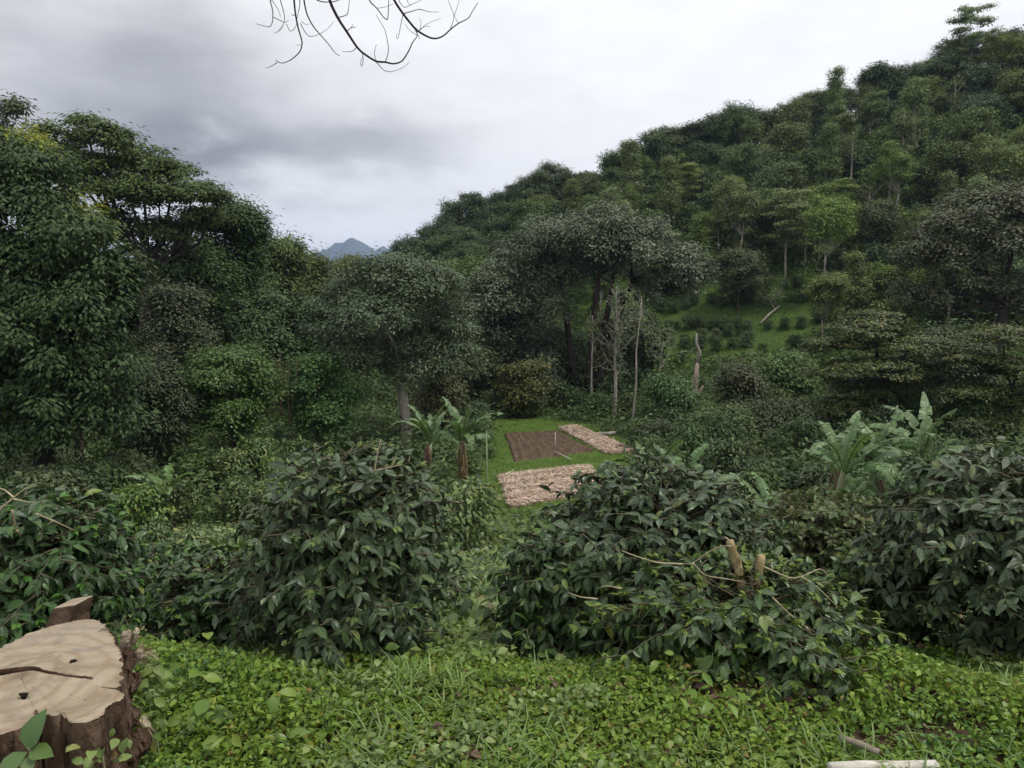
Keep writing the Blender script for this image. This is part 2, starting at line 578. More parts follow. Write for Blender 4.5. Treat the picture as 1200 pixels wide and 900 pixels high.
def dome_lobes(R, zb, zt, n):
    zm, h = zb + (zt - zb) * .52, (zt - zb) * .5
    L = [(0, 0, zm, R * .68, R * .68, h * .8), (rng.normal(0, .1 * R), rng.normal(0, .1 * R), zb + h * .5, R * .6, R * .6, h * .5)]
    for i in range(n):
        a = i * 2.399 + rng.normal(0, .4)
        el = math.asin(rng.uniform(-.35, .95))
        lr = R * rng.uniform(.26, .44)
        L.append(((R - lr) * math.cos(el) * math.cos(a), (R - lr) * math.cos(el) * math.sin(a), zm + (h - lr * .8) * math.sin(el), lr, lr, lr * .85))
    return np.array(L)


def make_tree(name, mat, bark, H, trunk_r, lobes, clumps, per, leaf, clump_r, fork=.4, droop=.3, trunk_pts=None,
              tpls=None, limb_r=.4, flat=.75, leaf_up=.6, inner=.15, limbs=None):
    """an Empty with a trunk and a crown, base at the origin"""
    leaf, per = leaf * .74, per * 1.65
    root = empty(name, (0, 0, 0))
    tb, cb = MB(), MB()
    cen = lobes[:, :3].mean(0)
    if trunk_pts is None:
        b = rng.normal(0, .03 * H, 2)
        zf = H * fork
        trunk_pts = np.array([(0, 0, -.8), (b[0] * .3, b[1] * .3, zf * .35), (b[0] * .8 + cen[0] * .2, b[1] * .8 + cen[1] * .2, zf * .7), (cen[0] * .5 + b[0], cen[1] * .5 + b[1], zf)])
    trunk_pts = np.asarray(trunk_pts, float)
    rr = trunk_r * np.linspace(1.25, .7, len(trunk_pts))
    rr[0] *= 1.25
    tb.tube(trunk_pts, rr, 9, jitter=.06)
    tops = [trunk_pts[-1]]
    if limbs is not None:
        tops = []
        for q in limbs:
            q = np.asarray(q, float)
            tb.tube(q, trunk_r * np.linspace(.62, .3, len(q)), 8, jitter=.05)
            tops.append(q[-1])
    vol = lobes[:, 3] * lobes[:, 4]
    cnt = np.maximum(3, np.round(clumps * vol / vol.sum())).astype(int)
    for (cx, cy, cz, rx, ry, rz), nc in zip(lobes, cnt):
        c = np.array([cx, cy, cz])
        topp = min(tops, key=lambda q: np.linalg.norm((q - c) * [1, 1, .5]))
        mid = topp * .5 + c * .5 + rng.normal(0, .03 * H, 3)
        mid[2] -= .02 * H
        q = [topp, topp * .75 + mid * .25 + rng.normal(0, .01 * H, 3), mid, mid * .45 + c * .55, c]
        lr = trunk_r * limb_r * rng.uniform(.7, 1.2)
        tb.tube(q, np.linspace(lr, lr * .35, 5), 6)
        d = rng.normal(0, 1, (nc, 3))
        d = norm(d)
        d[:, 2] = np.where(d[:, 2] < -.35, -d[:, 2], d[:, 2])
        sc = np.where(rng.random(nc) < inner, rng.uniform(.3, .75, nc), rng.uniform(.8, 1.08, nc))
        P = c + d * np.array([rx, ry, rz]) * sc[:, None]
        for k in range(min(nc, 7)):
            m2 = (c + P[k]) / 2 + rng.normal(0, .08 * rx, 3)
            tb.tube([c, m2, P[k]], [lr * .35, lr * .22, lr * .08], 4, cap=False)
        out = norm(P - (c - np.array([0, 0, rz * .6])))
        np_ = int(per * 1.3)
        cr = clump_r * rng.uniform(.6, 1.35, nc)
        off = rng.normal(0, 1, (nc, np_, 3)) * np.array([1, 1, flat]) * .6
        O = P[:, None, :] + off * cr[:, None, None]
        hd = norm(off + rng.normal(0, .4, off.shape))
        D = hd * np.array([1, 1, .35]) + np.array([0, 0, -droop])
        N = np.array([0, 0, leaf_up]) + out[:, None, :] * .95 + rng.normal(0, .42, off.shape)
        S = leaf * rng.uniform(.65, 1.3, (nc, np_))
        put_leaves(cb, tpls or DIAMOND, O.reshape(-1, 3), D.reshape(-1, 3), N.reshape(-1, 3), S.ravel())
    tb.build('trunk', bark, root)
    cb.build('crown', mat, root)
    return root


def hero(name, mat, bark, uvD, top_v, half_px, label, cat='tree', shape='round', n=14, clumps=300, per=60, leaf=.3, clump_r=.6, zb=.25, base_z=None, group=None, lobe=.42, **kw):
    """a tree standing D metres ahead, seen with its trunk at column u and its top at row top_v"""
    u, D = uvD
    x = pt(u, top_v, D)[0]
    ztop = pt(u, top_v, D)[2]
    z0 = float(ht(x, D)) if base_z is None else base_z
    H = ztop - z0
    R = half_px * D / F_PX
    L = dome_lobes(R, H * zb, H, n) if shape == 'round' else crown_lobes(R, H * zb, H, n, shape, lobe)
    t = make_tree(name, mat, bark, H, kw.pop('trunk_r', .03 * H), L, clumps, per, leaf, clump_r, **kw)
    t.location = (x, D, z0)
    return tag(t, label, cat, group)


def lobes_px(lst, D, x0, z0, depth=.9):
    out = []
    for u, v, ru, rv, dy in lst:
        p = pt(u, v, D)
        rx, rz = ru * D / F_PX, rv * D / F_PX
        out.append((p[0] - x0, dy, p[2] - z0, rx, rx * depth, rz))
    return np.array(out)


def hero_px(name, mat, bark, u, D, lobes, label, trunk_px=None, limbs_px=None, clumps=300, per=60, leaf=.3, clump_r=.6, trunk_r=.3, group=None, cat='tree', **kw):
    x = pt(u, 480, D)[0]
    z0 = float(ht(x, D))
    L = lobes_px(lobes, D, x, z0)
    H = (L[:, 2] + L[:, 5]).max()
    tp = None
    if trunk_px:
        tp = [(0, 0, -.8)] + [tuple(pt(a, b, D) - np.array([x, D, z0])) for a, b in trunk_px]
    if limbs_px:
        kw['limbs'] = [[pt(a, b, D + (dd if i else 0)) - np.array([x, D, z0]) for i, (a, b) in enumerate(q)] for q, dd in limbs_px]
    t = make_tree(name, mat, bark, H, trunk_r, L, clumps, per, leaf, clump_r, trunk_pts=tp, **kw)
    t.location = (x, D, z0)
    return tag(t, label, cat, group)


# --- left side
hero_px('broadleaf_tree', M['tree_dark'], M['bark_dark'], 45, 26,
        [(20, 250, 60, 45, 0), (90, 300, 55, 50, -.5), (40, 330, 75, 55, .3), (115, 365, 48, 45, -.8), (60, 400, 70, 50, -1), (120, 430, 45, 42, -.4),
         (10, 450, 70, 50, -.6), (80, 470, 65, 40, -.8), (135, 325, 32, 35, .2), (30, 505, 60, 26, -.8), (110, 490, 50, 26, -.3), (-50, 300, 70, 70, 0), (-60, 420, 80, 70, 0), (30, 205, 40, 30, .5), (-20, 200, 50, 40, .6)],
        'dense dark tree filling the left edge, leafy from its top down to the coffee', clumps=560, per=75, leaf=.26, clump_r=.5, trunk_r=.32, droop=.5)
hero_px('broadleaf_tree', M['tree_yellow'], M['bark'], 88, 29,
        [(88, 262, 26, 22, 0), (70, 240, 18, 16, .3), (108, 285, 20, 20, .2), (95, 310, 16, 20, 0), (8, 165, 22, 14, 1)],
        'yellow green sprouting tree top showing behind the dense left edge tree', clumps=60, per=45, leaf=.24, clump_r=.4, trunk_r=.14, droop=.2)
hero_px('broadleaf_tree', M['tree_mid'], M['bark_dark'], 165, 43,
        [(62, 170, 26, 22, 0), (95, 154, 26, 19, .6), (128, 170, 30, 22, -.6), (165, 191, 32, 25, 0), (195, 211, 30, 25, .8), (228, 234, 30, 19, -.4), (255, 241, 18, 14, 0),
         (110, 222, 34, 28, 1), (165, 239, 36, 28, -1), (75, 211, 24, 25, -.6), (210, 266, 24, 19, .3), (135, 272, 30, 28, 0), (45, 189, 20, 19, .6), (180, 281, 30, 25, .6), (112, 200, 28, 20, -.4), (192, 232, 32, 20, -.6), (148, 188, 28, 16, 1.2), (232, 256, 26, 20, .5), (70, 178, 22, 18, .8)],
        'tall spreading tree on the left skyline with sky showing through its crown', clumps=260, per=58, leaf=.34, clump_r=.62, trunk_r=.34,
        trunk_px=[(168, 420), (172, 350), (176, 310)], flat=.4)
hero_px('broadleaf_tree', M['tree_dark'], M['bark_dark'], -10, 46, [(8, 132, 22, 14, 0), (-25, 140, 30, 22, 0), (-10, 180, 40, 26, 0), (-30, 230, 50, 30, 0)],
        'small tree top cut by the left frame edge, highest on the left', clumps=120, per=50, leaf=.34, clump_r=.6, trunk_r=.25)
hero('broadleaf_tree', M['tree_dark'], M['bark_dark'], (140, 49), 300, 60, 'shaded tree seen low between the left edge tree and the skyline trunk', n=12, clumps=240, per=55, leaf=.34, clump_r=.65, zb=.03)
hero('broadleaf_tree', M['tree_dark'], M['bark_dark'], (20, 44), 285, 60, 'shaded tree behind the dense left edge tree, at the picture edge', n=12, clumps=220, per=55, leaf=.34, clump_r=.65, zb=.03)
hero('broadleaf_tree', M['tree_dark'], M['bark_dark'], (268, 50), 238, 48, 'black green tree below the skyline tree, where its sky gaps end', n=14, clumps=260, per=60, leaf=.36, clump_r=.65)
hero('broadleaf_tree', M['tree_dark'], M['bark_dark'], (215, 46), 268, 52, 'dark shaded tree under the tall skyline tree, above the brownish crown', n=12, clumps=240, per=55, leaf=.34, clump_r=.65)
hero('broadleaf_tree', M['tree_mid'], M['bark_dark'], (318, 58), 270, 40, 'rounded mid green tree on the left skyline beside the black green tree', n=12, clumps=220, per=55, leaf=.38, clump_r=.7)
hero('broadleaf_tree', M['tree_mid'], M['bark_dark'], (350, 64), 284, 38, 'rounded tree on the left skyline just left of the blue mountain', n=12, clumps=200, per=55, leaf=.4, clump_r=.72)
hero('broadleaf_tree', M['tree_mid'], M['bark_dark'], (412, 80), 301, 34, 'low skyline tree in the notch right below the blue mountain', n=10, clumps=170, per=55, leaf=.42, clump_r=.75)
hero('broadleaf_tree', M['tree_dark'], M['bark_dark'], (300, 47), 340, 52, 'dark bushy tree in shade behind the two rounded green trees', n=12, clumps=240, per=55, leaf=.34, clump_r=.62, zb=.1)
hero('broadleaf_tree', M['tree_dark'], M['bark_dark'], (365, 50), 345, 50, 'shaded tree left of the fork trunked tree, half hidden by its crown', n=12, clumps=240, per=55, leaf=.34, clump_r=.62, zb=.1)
hero('broadleaf_tree', M['tree_brown'], M['bark'], (205, 37), 335, 44, 'brownish olive tree crown above the bright green rounded tree', n=10, clumps=210, per=55, leaf=.26, clump_r=.5, zb=.15)
hero('broadleaf_tree', M['tree_green'], M['bark'], (265, 33), 412, 58, 'bright green rounded tree left of the reddish dry vines', n=12, clumps=300, per=62, leaf=.22, clump_r=.42, zb=.38, shape='umbrella')
hero('broadleaf_tree', M['tree_green'], M['bark'], (372, 36), 420, 46, 'fresh green rounded tree right of the reddish dry vines', n=11, clumps=260, per=58, leaf=.22, clump_r=.45, zb=.3, shape='umbrella')
hero('broadleaf_tree', M['tree_dark'], M['bark_dark'], (180, 31), 425, 42, 'dark low tree between the left edge tree and the bright green one', n=10, clumps=220, per=55, leaf=.24, clump_r=.45, zb=.08)

# --- fork trunked tree, middle left
hero_px('broadleaf_tree', M['tree_grey'], M['bark_pale'], 474, 38,
        [(460, 325, 48, 24, 0), (420, 345, 40, 26, .6), (505, 345, 42, 28, -.6), (395, 380, 36, 28, 0), (450, 375, 48, 30, -1), (525, 380, 32, 30, .4), (415, 415, 40, 24, -.4),
         (485, 405, 46, 28, .8), (535, 420, 26, 24, 0), (450, 430, 40, 20, .6), (500, 440, 36, 20, -.5)],
        'domed grey green tree with a pale forked trunk, standing left of the banana plants', clumps=420, per=64, leaf=.24, clump_r=.45, trunk_r=.26,
        trunk_px=[(476, 500), (473, 470), (469, 440), (466, 415)])
# --- central spreading giant
hero_px('broadleaf_tree', M['tree_grey'], M['bark_dark'], 685, 55,
        [(655, 285, 46, 34, 0), (618, 312, 40, 34, .8), (700, 278, 48, 32, -.8), (748, 290, 44, 32, .5), (790, 312, 36, 26, 0), (588, 340, 36, 34, 0), (650, 325, 44, 28, 1.6), (705, 320, 40, 26, 2.0),
         (818, 322, 18, 18, 0), (572, 380, 32, 34, -1), (612, 385, 36, 34, .5), (592, 425, 36, 32, .3), (628, 435, 30, 28, -.4), (560, 430, 26, 28, .5), 
         (738, 300, 34, 20, -2.0), (688, 292, 36, 22, -2.0), (600, 465, 34, 24, 0), (780, 340, 30, 26, -.6), (632, 362, 34, 32, -.8), (800, 345, 22, 20, .6), (575, 350, 34, 30, -1.2)],
        'largest spreading grey green tree with several dark trunks, behind the garden plot', clumps=640, per=62, leaf=.34, clump_r=.6, trunk_r=.5,
        trunk_px=[(686, 478), (685, 468)], limbs_px=[([(684, 472), (670, 425), (664, 375), (655, 325)], .6), ([(686, 474), (691, 425), (696, 372), (702, 318)], -.5), ([(688, 472), (710, 425), (724, 375), (742, 325)], .4),
                                                     ([(683, 472), (648, 435), (622, 405), (600, 370)], 0), ([(687, 473), (700, 420), (712, 365), (720, 318)], 1.2)], limb_r=.3)
hero('broadleaf_tree', M['tree_mid'], M['bark_dark'], (575, 62), 300, 50, 'rounded tree tucked left of the largest spreading tree, against the forest', n=12, clumps=240, per=55, leaf=.38, clump_r=.68)
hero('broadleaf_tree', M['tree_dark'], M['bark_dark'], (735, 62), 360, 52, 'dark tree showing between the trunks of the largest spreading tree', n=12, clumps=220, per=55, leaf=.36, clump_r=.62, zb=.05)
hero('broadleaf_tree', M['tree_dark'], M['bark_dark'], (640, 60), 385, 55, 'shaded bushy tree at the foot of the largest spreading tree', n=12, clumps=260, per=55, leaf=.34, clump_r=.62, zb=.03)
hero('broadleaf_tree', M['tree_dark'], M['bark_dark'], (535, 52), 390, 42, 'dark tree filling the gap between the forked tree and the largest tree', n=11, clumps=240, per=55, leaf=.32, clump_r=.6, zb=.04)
hero('broadleaf_tree', M['tree_olive'], M['bark'], (612, 49), 428, 30, 'small olive layered tree behind the top edge of the garden lawn', n=9, clumps=150, per=45, leaf=.28, clump_r=.5, zb=.1, shape='layer')
hero('broadleaf_tree', M['tree_olive'], M['bark'], (515, 42), 425, 34, 'small olive layered tree just behind the tallest banana plant', n=9, clumps=160, per=45, leaf=.26, clump_r=.48, zb=.1, shape='layer')
# --- right side
hero_px('broadleaf_tree', M['tree_brown'], M['bark_dark'], 1150, 50,
        [(1110, 270, 36, 22, 0), (1150, 248, 42, 24, .6), (1195, 245, 44, 26, 0), (1085, 305, 34, 24, -.6), (1130, 300, 46, 24, .9), (1180, 295, 50, 28, -.7), (1075, 345, 26, 22, .2), (1125, 345, 44, 24, 0), (1190, 345, 44, 28, .6),
         (1240, 280, 44, 40, 0), (1245, 350, 44, 40, 0)],
        'domed grey brown tree at the right edge below the forested ridge', clumps=400, per=62, leaf=.32, clump_r=.56, trunk_r=.4)
hero_px('broadleaf_tree', M['tree_olive'], M['bark_dark'], 1030, 39,
        [(1020, 385, 42, 12, 0), (985, 408, 34, 12, .5), (1060, 405, 46, 13, -.6), (1010, 432, 52, 13, -1), (1090, 430, 36, 12, .4), (970, 445, 28, 12, 0), (1040, 458, 56, 14, .8), (990, 478, 40, 13, -.5), (1085, 470, 40, 14, 0), (1030, 372, 24, 8, .5)],
        'dark tiered tree with flat olive layers, right of the grassy slope', clumps=330, per=58, leaf=.25, clump_r=.46, trunk_r=.26, flat=.25, leaf_up=1.0, droop=.15)
hero_px('broadleaf_tree', M['tree_olive'], M['bark_dark'], 1170, 35,
        [(1175, 395, 34, 12, 0), (1150, 425, 34, 13, .5), (1195, 435, 40, 14, -.5), (1140, 462, 36, 13, 0), (1185, 475, 44, 14, .5), (1155, 495, 40, 14, -.4), (1230, 440, 40, 40, 0)],
        'olive layered tree at the right edge below the grey brown dome', clumps=250, per=56, leaf=.24, clump_r=.45, trunk_r=.24, flat=.25, leaf_up=1.0, droop=.15)
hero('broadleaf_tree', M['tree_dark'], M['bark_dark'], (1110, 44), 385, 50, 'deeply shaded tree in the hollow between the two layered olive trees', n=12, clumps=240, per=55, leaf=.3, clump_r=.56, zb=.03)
hero('broadleaf_tree', M['tree_brown'], M['bark_red'], (868, 42), 425, 26, 'small brown tinted tree in the shrubs below the grassy slope', n=8, clumps=120, per=45, leaf=.25, clump_r=.45, zb=.2)
hero('broadleaf_tree', M['tree_green'], M['bark'], (786, 42), 440, 28, 'bushy fresh green tree left of the reddish dead snag', n=9, clumps=190, per=50, leaf=.24, clump_r=.46, zb=.1)
hero('broadleaf_tree', M['tree_mid'], M['bark'], (925, 46), 415, 34, 'low dark tree against the bottom of the grassy slope', n=9, clumps=180, per=50, leaf=.28, clump_r=.5, zb=.05)
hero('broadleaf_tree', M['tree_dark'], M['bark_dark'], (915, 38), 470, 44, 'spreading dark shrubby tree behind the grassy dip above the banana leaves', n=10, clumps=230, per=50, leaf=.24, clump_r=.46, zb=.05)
hero('broadleaf_tree', M['tree_mid'], M['bark'], (848, 37), 478, 34, 'leafy low tree behind the nearest banana clump', n=9, clumps=190, per=50, leaf=.22, clump_r=.42, zb=.05)

# --- forest on the hill: a few kinds, copied
protos = {'dark': [], 'mid': [], 'light': [], 'layer': []}


def forest_proto(mat, bark, shape, R, H, zb, n, clumps, per, leaf, cr, **kw):
    lb = kw.pop('lobe', .42)
    L = dome_lobes(R, H * zb, H, n) if shape == 'round' else crown_lobes(R, H * zb, H, n, shape, lb)
    t = make_tree('forest_tree', mat, bark, H, kw.pop('trunk_r', .16), L, clumps, per, leaf, cr, **kw)
    t['_H'] = H
    return t


for k in range(4):
    protos['dark'].append(forest_proto(M['tree_dark'], M['bark_dark'], 'round', 4.3 + .5 * k, 10.5, .06, 15 + k, 190, 46, .5, .8))
for k in range(4):
    protos['mid'].append(forest_proto(M['tree_mid'], M['bark'], 'round', 3.8 + .4 * k, 10.5, .1, 14 + k, 165, 44, .48, .78))
for k in range(4):
    protos['light'].append(forest_proto(M['tree_light'], M['bark_pale'], ('cone', 'round')[k % 2], 2.5 + .25 * k, 12.5, .36, 14, 105, 38, .4, .58, trunk_r=.14, lobe=.38, limb_r=.3))
for k in range(2):
    protos['layer'].append(forest_proto(M['tree_light'], M['bark_pale'], 'layer', 3.2 + .4 * k, 11, .35, 12, 110, 38, .42, .65, trunk_r=.13, flat=.25, leaf_up=1.0))

used_proto = set()


def plant_forest(x, y, kind, s, label, group, wide=1.0):
    p = protos[kind][rng.integers(len(protos[kind]))]
    z = float(ht(x, y)) - .3
    sx = s * rng.uniform(.9, 1.15) * wide
    loc, rz, sc = (x, y, z), rng.uniform(0, 2 * PI), (sx, sx, s)
    if p.name not in used_proto:
        used_proto.add(p.name)
        p.location, p.rotation_euler, p.scale = loc, (0, 0, rz), sc
        tag(p, label, 'tree', group)
    else:
        copy_thing(p, loc, rz, sc, label, 'tree', group)


pts = []


def far_enough(x, y, d):
    if not pts:
        return True
    a = np.array(pts)
    return np.min(np.hypot(a[:, 0] - x, a[:, 1] - y)) > d


# ridge line first, evenly along the crest
SKY = {3: 'ridge'}
ridge = []
x = -17.0
while x < 84:
    y = 108 + rng.uniform(-3, 4)
    ridge.append((x, y))
    x += rng.uniform(2.2, 3.4)
for x, y in ridge:
    pts.append((x, y))
    z = float(ht(x, y))
    u, v = proj(x, y, z + 9)
    if u < 640:
        lab, kd = 'rounded dark tree on the ridge skyline, on its low end near the blue mountain', 'dark'
    elif u < 900:
        lab, kd = 'tree on the ridge skyline above the largest spreading grey green tree', ('mid', 'dark')[int(rng.random() < .4)]
    else:
        lab, kd = 'tree on the high right part of the ridge skyline', ('mid', 'dark', 'mid')[rng.integers(3)]
    plant_forest(x, y, kd, rng.uniform(.5, .78), lab, 'trees along the ridge skyline')
n_for = len(ridge)
tries = 0
while tries < 6000 and n_for < 285:
    tries += 1
    x, y = rng.uniform(-22, 92), rng.uniform(60, 104)
    d = 3.9 + (y - 60) * .03
    if not far_enough(x, y, d):
        continue
    z = float(ht(x, y))
    u, v = proj(x, y, z)
    if u < 440 or u > 1330:
        continue
    if 660 < u < 965 and v > 322 and (v > 372 or rng.random() > .16):
        continue
    if y < 72 and u < 800:
        continue
    if u < 500 and y > 70:
        s0 = .6
    else:
        s0 = 1.0
    q = rng.random()
    if u < 640:
        kd = 'dark' if q < .7 else 'mid'
        lab, g = 'rounded forest tree on the dark slope left of the largest spreading tree', 'trees on the forested slope'
    elif v < 250:
        kd = 'mid' if q < .36 else ('dark' if q < .5 else 'light')
        lab, g = 'forest tree high on the slope just below the ridge skyline', 'trees on the forested slope'
    else:
        kd = 'light' if q < .62 else ('layer' if q < .84 else 'mid')
        lab, g = 'airy pale trunked tree on the slope above the grassy clearing', 'trees on the forested slope'
    pts.append((x, y))
    plant_forest(x, y, kd, s0 * (rng.uniform(.5, .86) if kd in ('light', 'layer') else rng.uniform(.42, .72)), lab, g)
    n_for += 1
print('forest', n_for, tries)
# the rest of that forest, past the three hundred, as one mass between and behind them
low = []
for k in range(6):
    cm = MB()
    L = dome_lobes(2.2 + .2 * k, .6, 5.6, 6)
    for cx, cy, cz, rx, ry, rz in L:
        m = int(70 * rx * rx) + 40
        d_ = norm(rng.normal(0, 1, (m, 3)))
        d_[:, 2] = np.where(d_[:, 2] < -.4, -d_[:, 2], d_[:, 2])
        O = np.array([cx, cy, cz]) + d_ * np.array([rx, ry, rz]) * rng.uniform(.75, 1.15, (m, 1))
        put_leaves(cm, DIAMOND, O, d_ * [1, 1, .2] + rng.normal(0, .6, (m, 3)) - [0, 0, .3], d_ + [0, 0, .5] + rng.normal(0, .4, (m, 3)), .5 * rng.uniform(.6, 1.3, m))
    cm.tube([(0, 0, -.5), (.1, 0, 2), (0, .1, 4.2)], [.13, .1, .06], 5)
    low.append((np.concatenate(cm.v), np.concatenate([f if f.shape[1] == 4 else f for f in cm.f])))
fm = MB()
mass = 0
for tr in range(4000):
    x, y = rng.uniform(-24, 96), rng.uniform(60, 112)
    u, v = proj(x, y, float(ht(x, y)))
    if u < 470 or u > 1300 or (650 < u < 970 and v > 318) or not far_enough(x, y, 2.3):
        continue
    pts.append((x, y))
    V, F = low[rng.integers(6)]
    a_, s_ = rng.uniform(0, 2 * PI), rng.uniform(.5, .95)
    R_ = np.array([[math.cos(a_), -math.sin(a_), 0], [math.sin(a_), math.cos(a_), 0], [0, 0, 1]])
    q_ = rng.random()
    fm.add(V @ R_.T * s_ + [x, y, float(ht(x, y)) - .2], F, mi=(0 if q_ < .3 else (1 if q_ < .7 else 2)) if u > 640 else (0 if q_ < .7 else 1))
    mass += 1
    if mass > 300:
        break
print('mass', mass)
tag(fm.build('distant_forest', [M['tree_dark'], M['tree_mid'], M['tree_light']]), kind='stuff')
# a single tall tree sticking out of the ridge, and a dark dome on it
for (u, vtop, D, lab, kd) in ((1140, 12, 108, 'lone tree rising highest of all above the right end of the ridge', 'layer'),
                              (862, 120, 106, 'dark domed tree standing out on the middle of the ridge skyline', 'dark')):
    p = pt(u, vtop, D)
    z = float(ht(p[0], D))
    plant_forest(p[0], D, kd, (p[2] - z) / (10.0 if kd == 'layer' else 10.6), lab, None, .7)
for p in sum(protos.values(), []):
    if p.name not in used_proto:
        for c in list(p.children):
            bpy.data.objects.remove(c)
        bpy.data.objects.remove(p)


# ------------------------------------------------------------------ slender pale trees and snags
def slender(u, D, v_top, r, label, name='slender_tree', bark='bark_pale', branches=14, leaves=12, lean=0.0, start=.35, blen=1.2, mat='tree_light', group=None, vb=None):
    top = pt(u, v_top, D)
    x = top[0]
    z0 = float(ht(x, D))
    H = top[2] - z0
    root = empty(name, (x, D, z0))
    tb, cb = MB(), MB()
    n = 9
    t = np.linspace(0, 1, n)
    P = np.stack([lean * t ** 1.5 + rng.normal(0, .04, n) * H * .12, rng.normal(0, .03, n), -.3 + (H + .3) * t], 1)
    tb.tube(P, r * (1.1 - .8 * t), 7, jitter=.05)
    for k in range(branches):
        s = start + (1 - start) * rng.random()
        i = min(n - 2, int(s * (n - 1)))
        b = P[i] + (P[i + 1] - P[i]) * (s * (n - 1) - i)
        a = rng.uniform(0, 2 * PI)
        L = blen * rng.uniform(.5, 1.2) * (1.15 - .6 * s)
        d = np.array([math.cos(a), math.sin(a), rng.uniform(.1, 1.3)])
        e = [b, b + d * L * .5, b + d * L + np.array([0, 0, .15 * L])]
        tb.tube(e, [r * .24, r * .16, r * .07], 4, cap=False)
        for q in range(2):
            e2 = e[1] + rng.normal(0, .3, 3) * L
            tb.tube([e[1], (e[1] + e2) / 2 + rng.normal(0, .03, 3), e2], [r * .13, r * .09, r * .04], 4, cap=False)
            O = e2 + rng.normal(0, .22, (leaves, 3))
            put_leaves(cb, DIAMOND, O, rng.normal(0, 1, (leaves, 3)) - [0, 0, .4], np.array([0, 0, 1]) + rng.normal(0, .4, (leaves, 3)), .2 * rng.uniform(.6, 1.2, leaves))
    tb.build('trunk', M[bark], root)
    if leaves:
        cb.build('crown', M[mat], root)
    return tag(root, label, 'tree', group)


slender(722, 47, 335, .13, 'tall slim pale trunked tree with bare side branches, behind the mulched strip', branches=30, leaves=16, start=.35, blen=1.5, mat='tree_grey')
slender(745, 42, 348, .075, 'thin straight pale pole of a tree right of the slim branching tree', branches=10, leaves=6, start=.75, blen=1.6, lean=.3)
slender(694, 52, 370, .09, 'thin pale tree in front of the dark trunks of the largest tree', branches=14, leaves=10, start=.45, blen=1.6)
slender(636, 50, 425, .08, 'short pale trunked tree standing at the far edge of the garden lawn', branches=10, leaves=16, start=.5, blen=1.4)
slender(610, 51, 450, .06, 'thin pale stem at the far edge of the lawn beside the dark trees', branches=8, leaves=14, start=.5, blen=1.2)
slender(768, 43, 400, .07, 'thin twin stemmed pale tree behind the banana leaves', branches=14, leaves=8, start=.45, blen=1.4, lean=.5)
slender(878, 72, 335, .12, 'pale trunked tree standing alone among the round bushes on the grass', branches=18, leaves=34, start=.5, blen=2.4)
slender(910, 70, 350, .1, 'leaning pale tree at the right of the grassy clearing', branches=14, leaves=26, start=.45, blen=2.2, lean=-.8)
W_ = 'one of the thin pale trunks showing between the crowns of the forested slope'
for (u, D, vt, lab) in ((945, 78, 258, 'pale slim trunk on the slope above the right of the clearing'), (985, 80, 240, 'pale slim trunk high over the tiered olive tree'),
                        (905, 84, 235, 'pale slim trunk on the slope above the clearing, near its middle'), (1045, 84, 180, 'pale bare trunk left above the grey brown dome'),
                        (820, 86, 255, 'pale slim trunk right of the largest tree, above the clearing'), (1000, 88, 150, 'pale bare trunk high on the slope, nearest the ridge'), (850, 90, 215, W_), (960, 92, 175, W_), (1080, 90, 110, W_), (925, 82, 270, W_), (975, 76, 285, W_), (870, 80, 290, W_), (1020, 82, 215, W_), (790, 92, 235, W_), (1120, 94, 95, W_), (900, 96, 165, W_)):
    slender(u, D, vt + 4, .14, lab, branches=11, leaves=34, start=.55, blen=2.0, group='pale slim trunks on the slope')

# reddish dead snag with a white top
p = pt(812, 480, 46)
root = empty('dead_snag', (p[0], 46, float(ht(p[0], 46))))
z0 = root.location.z
q = [pt(a, b, 46) - np.array([p[0], 46, z0]) for a, b in ((812, 500), (813, 470), (815, 450), (817, 425))]
mb = MB()
mb.tube(q, [.24, .22, .2, .14], 8, jitter=.12)
mb.tube([q[1], pt(824, 452, 45.7) - np.array([p[0], 46, z0])], [.12, .07], 6)
mb.build('trunk', M['snag'], root)
q = [pt(a, b, 46) - np.array([p[0], 46, z0]) for a, b in ((817, 426), (820, 412), (816, 402), (816, 391))]
mb = MB()
mb.tube(q, [.13, .11, .09, .05], 7, jitter=.1)
mb.build('bleached_top', M['bark_pale'], root)
tag(root, 'reddish dead snag with a white bleached top below the grassy clearing', 'dead tree')
# fallen pale trunk on the clearing
a, b = pt(890, 408, 68), pt(912, 393, 70)
a[2], b[2] = float(ht(a[0], a[1])) + .25, float(ht(b[0], b[1])) + .5
mb = MB()
mb.tube([a, (a + b) / 2 + [0, 0, .1], b], [.13, .11, .07], 7, jitter=.08)
tag(mb.build('fallen_log', M['bark_pale']), 'pale fallen trunk lying across the grassy clearing', 'log')


# ------------------------------------------------------------------ coffee shrubs
def at(u, D):
    return pt(u, 500, D)[0]


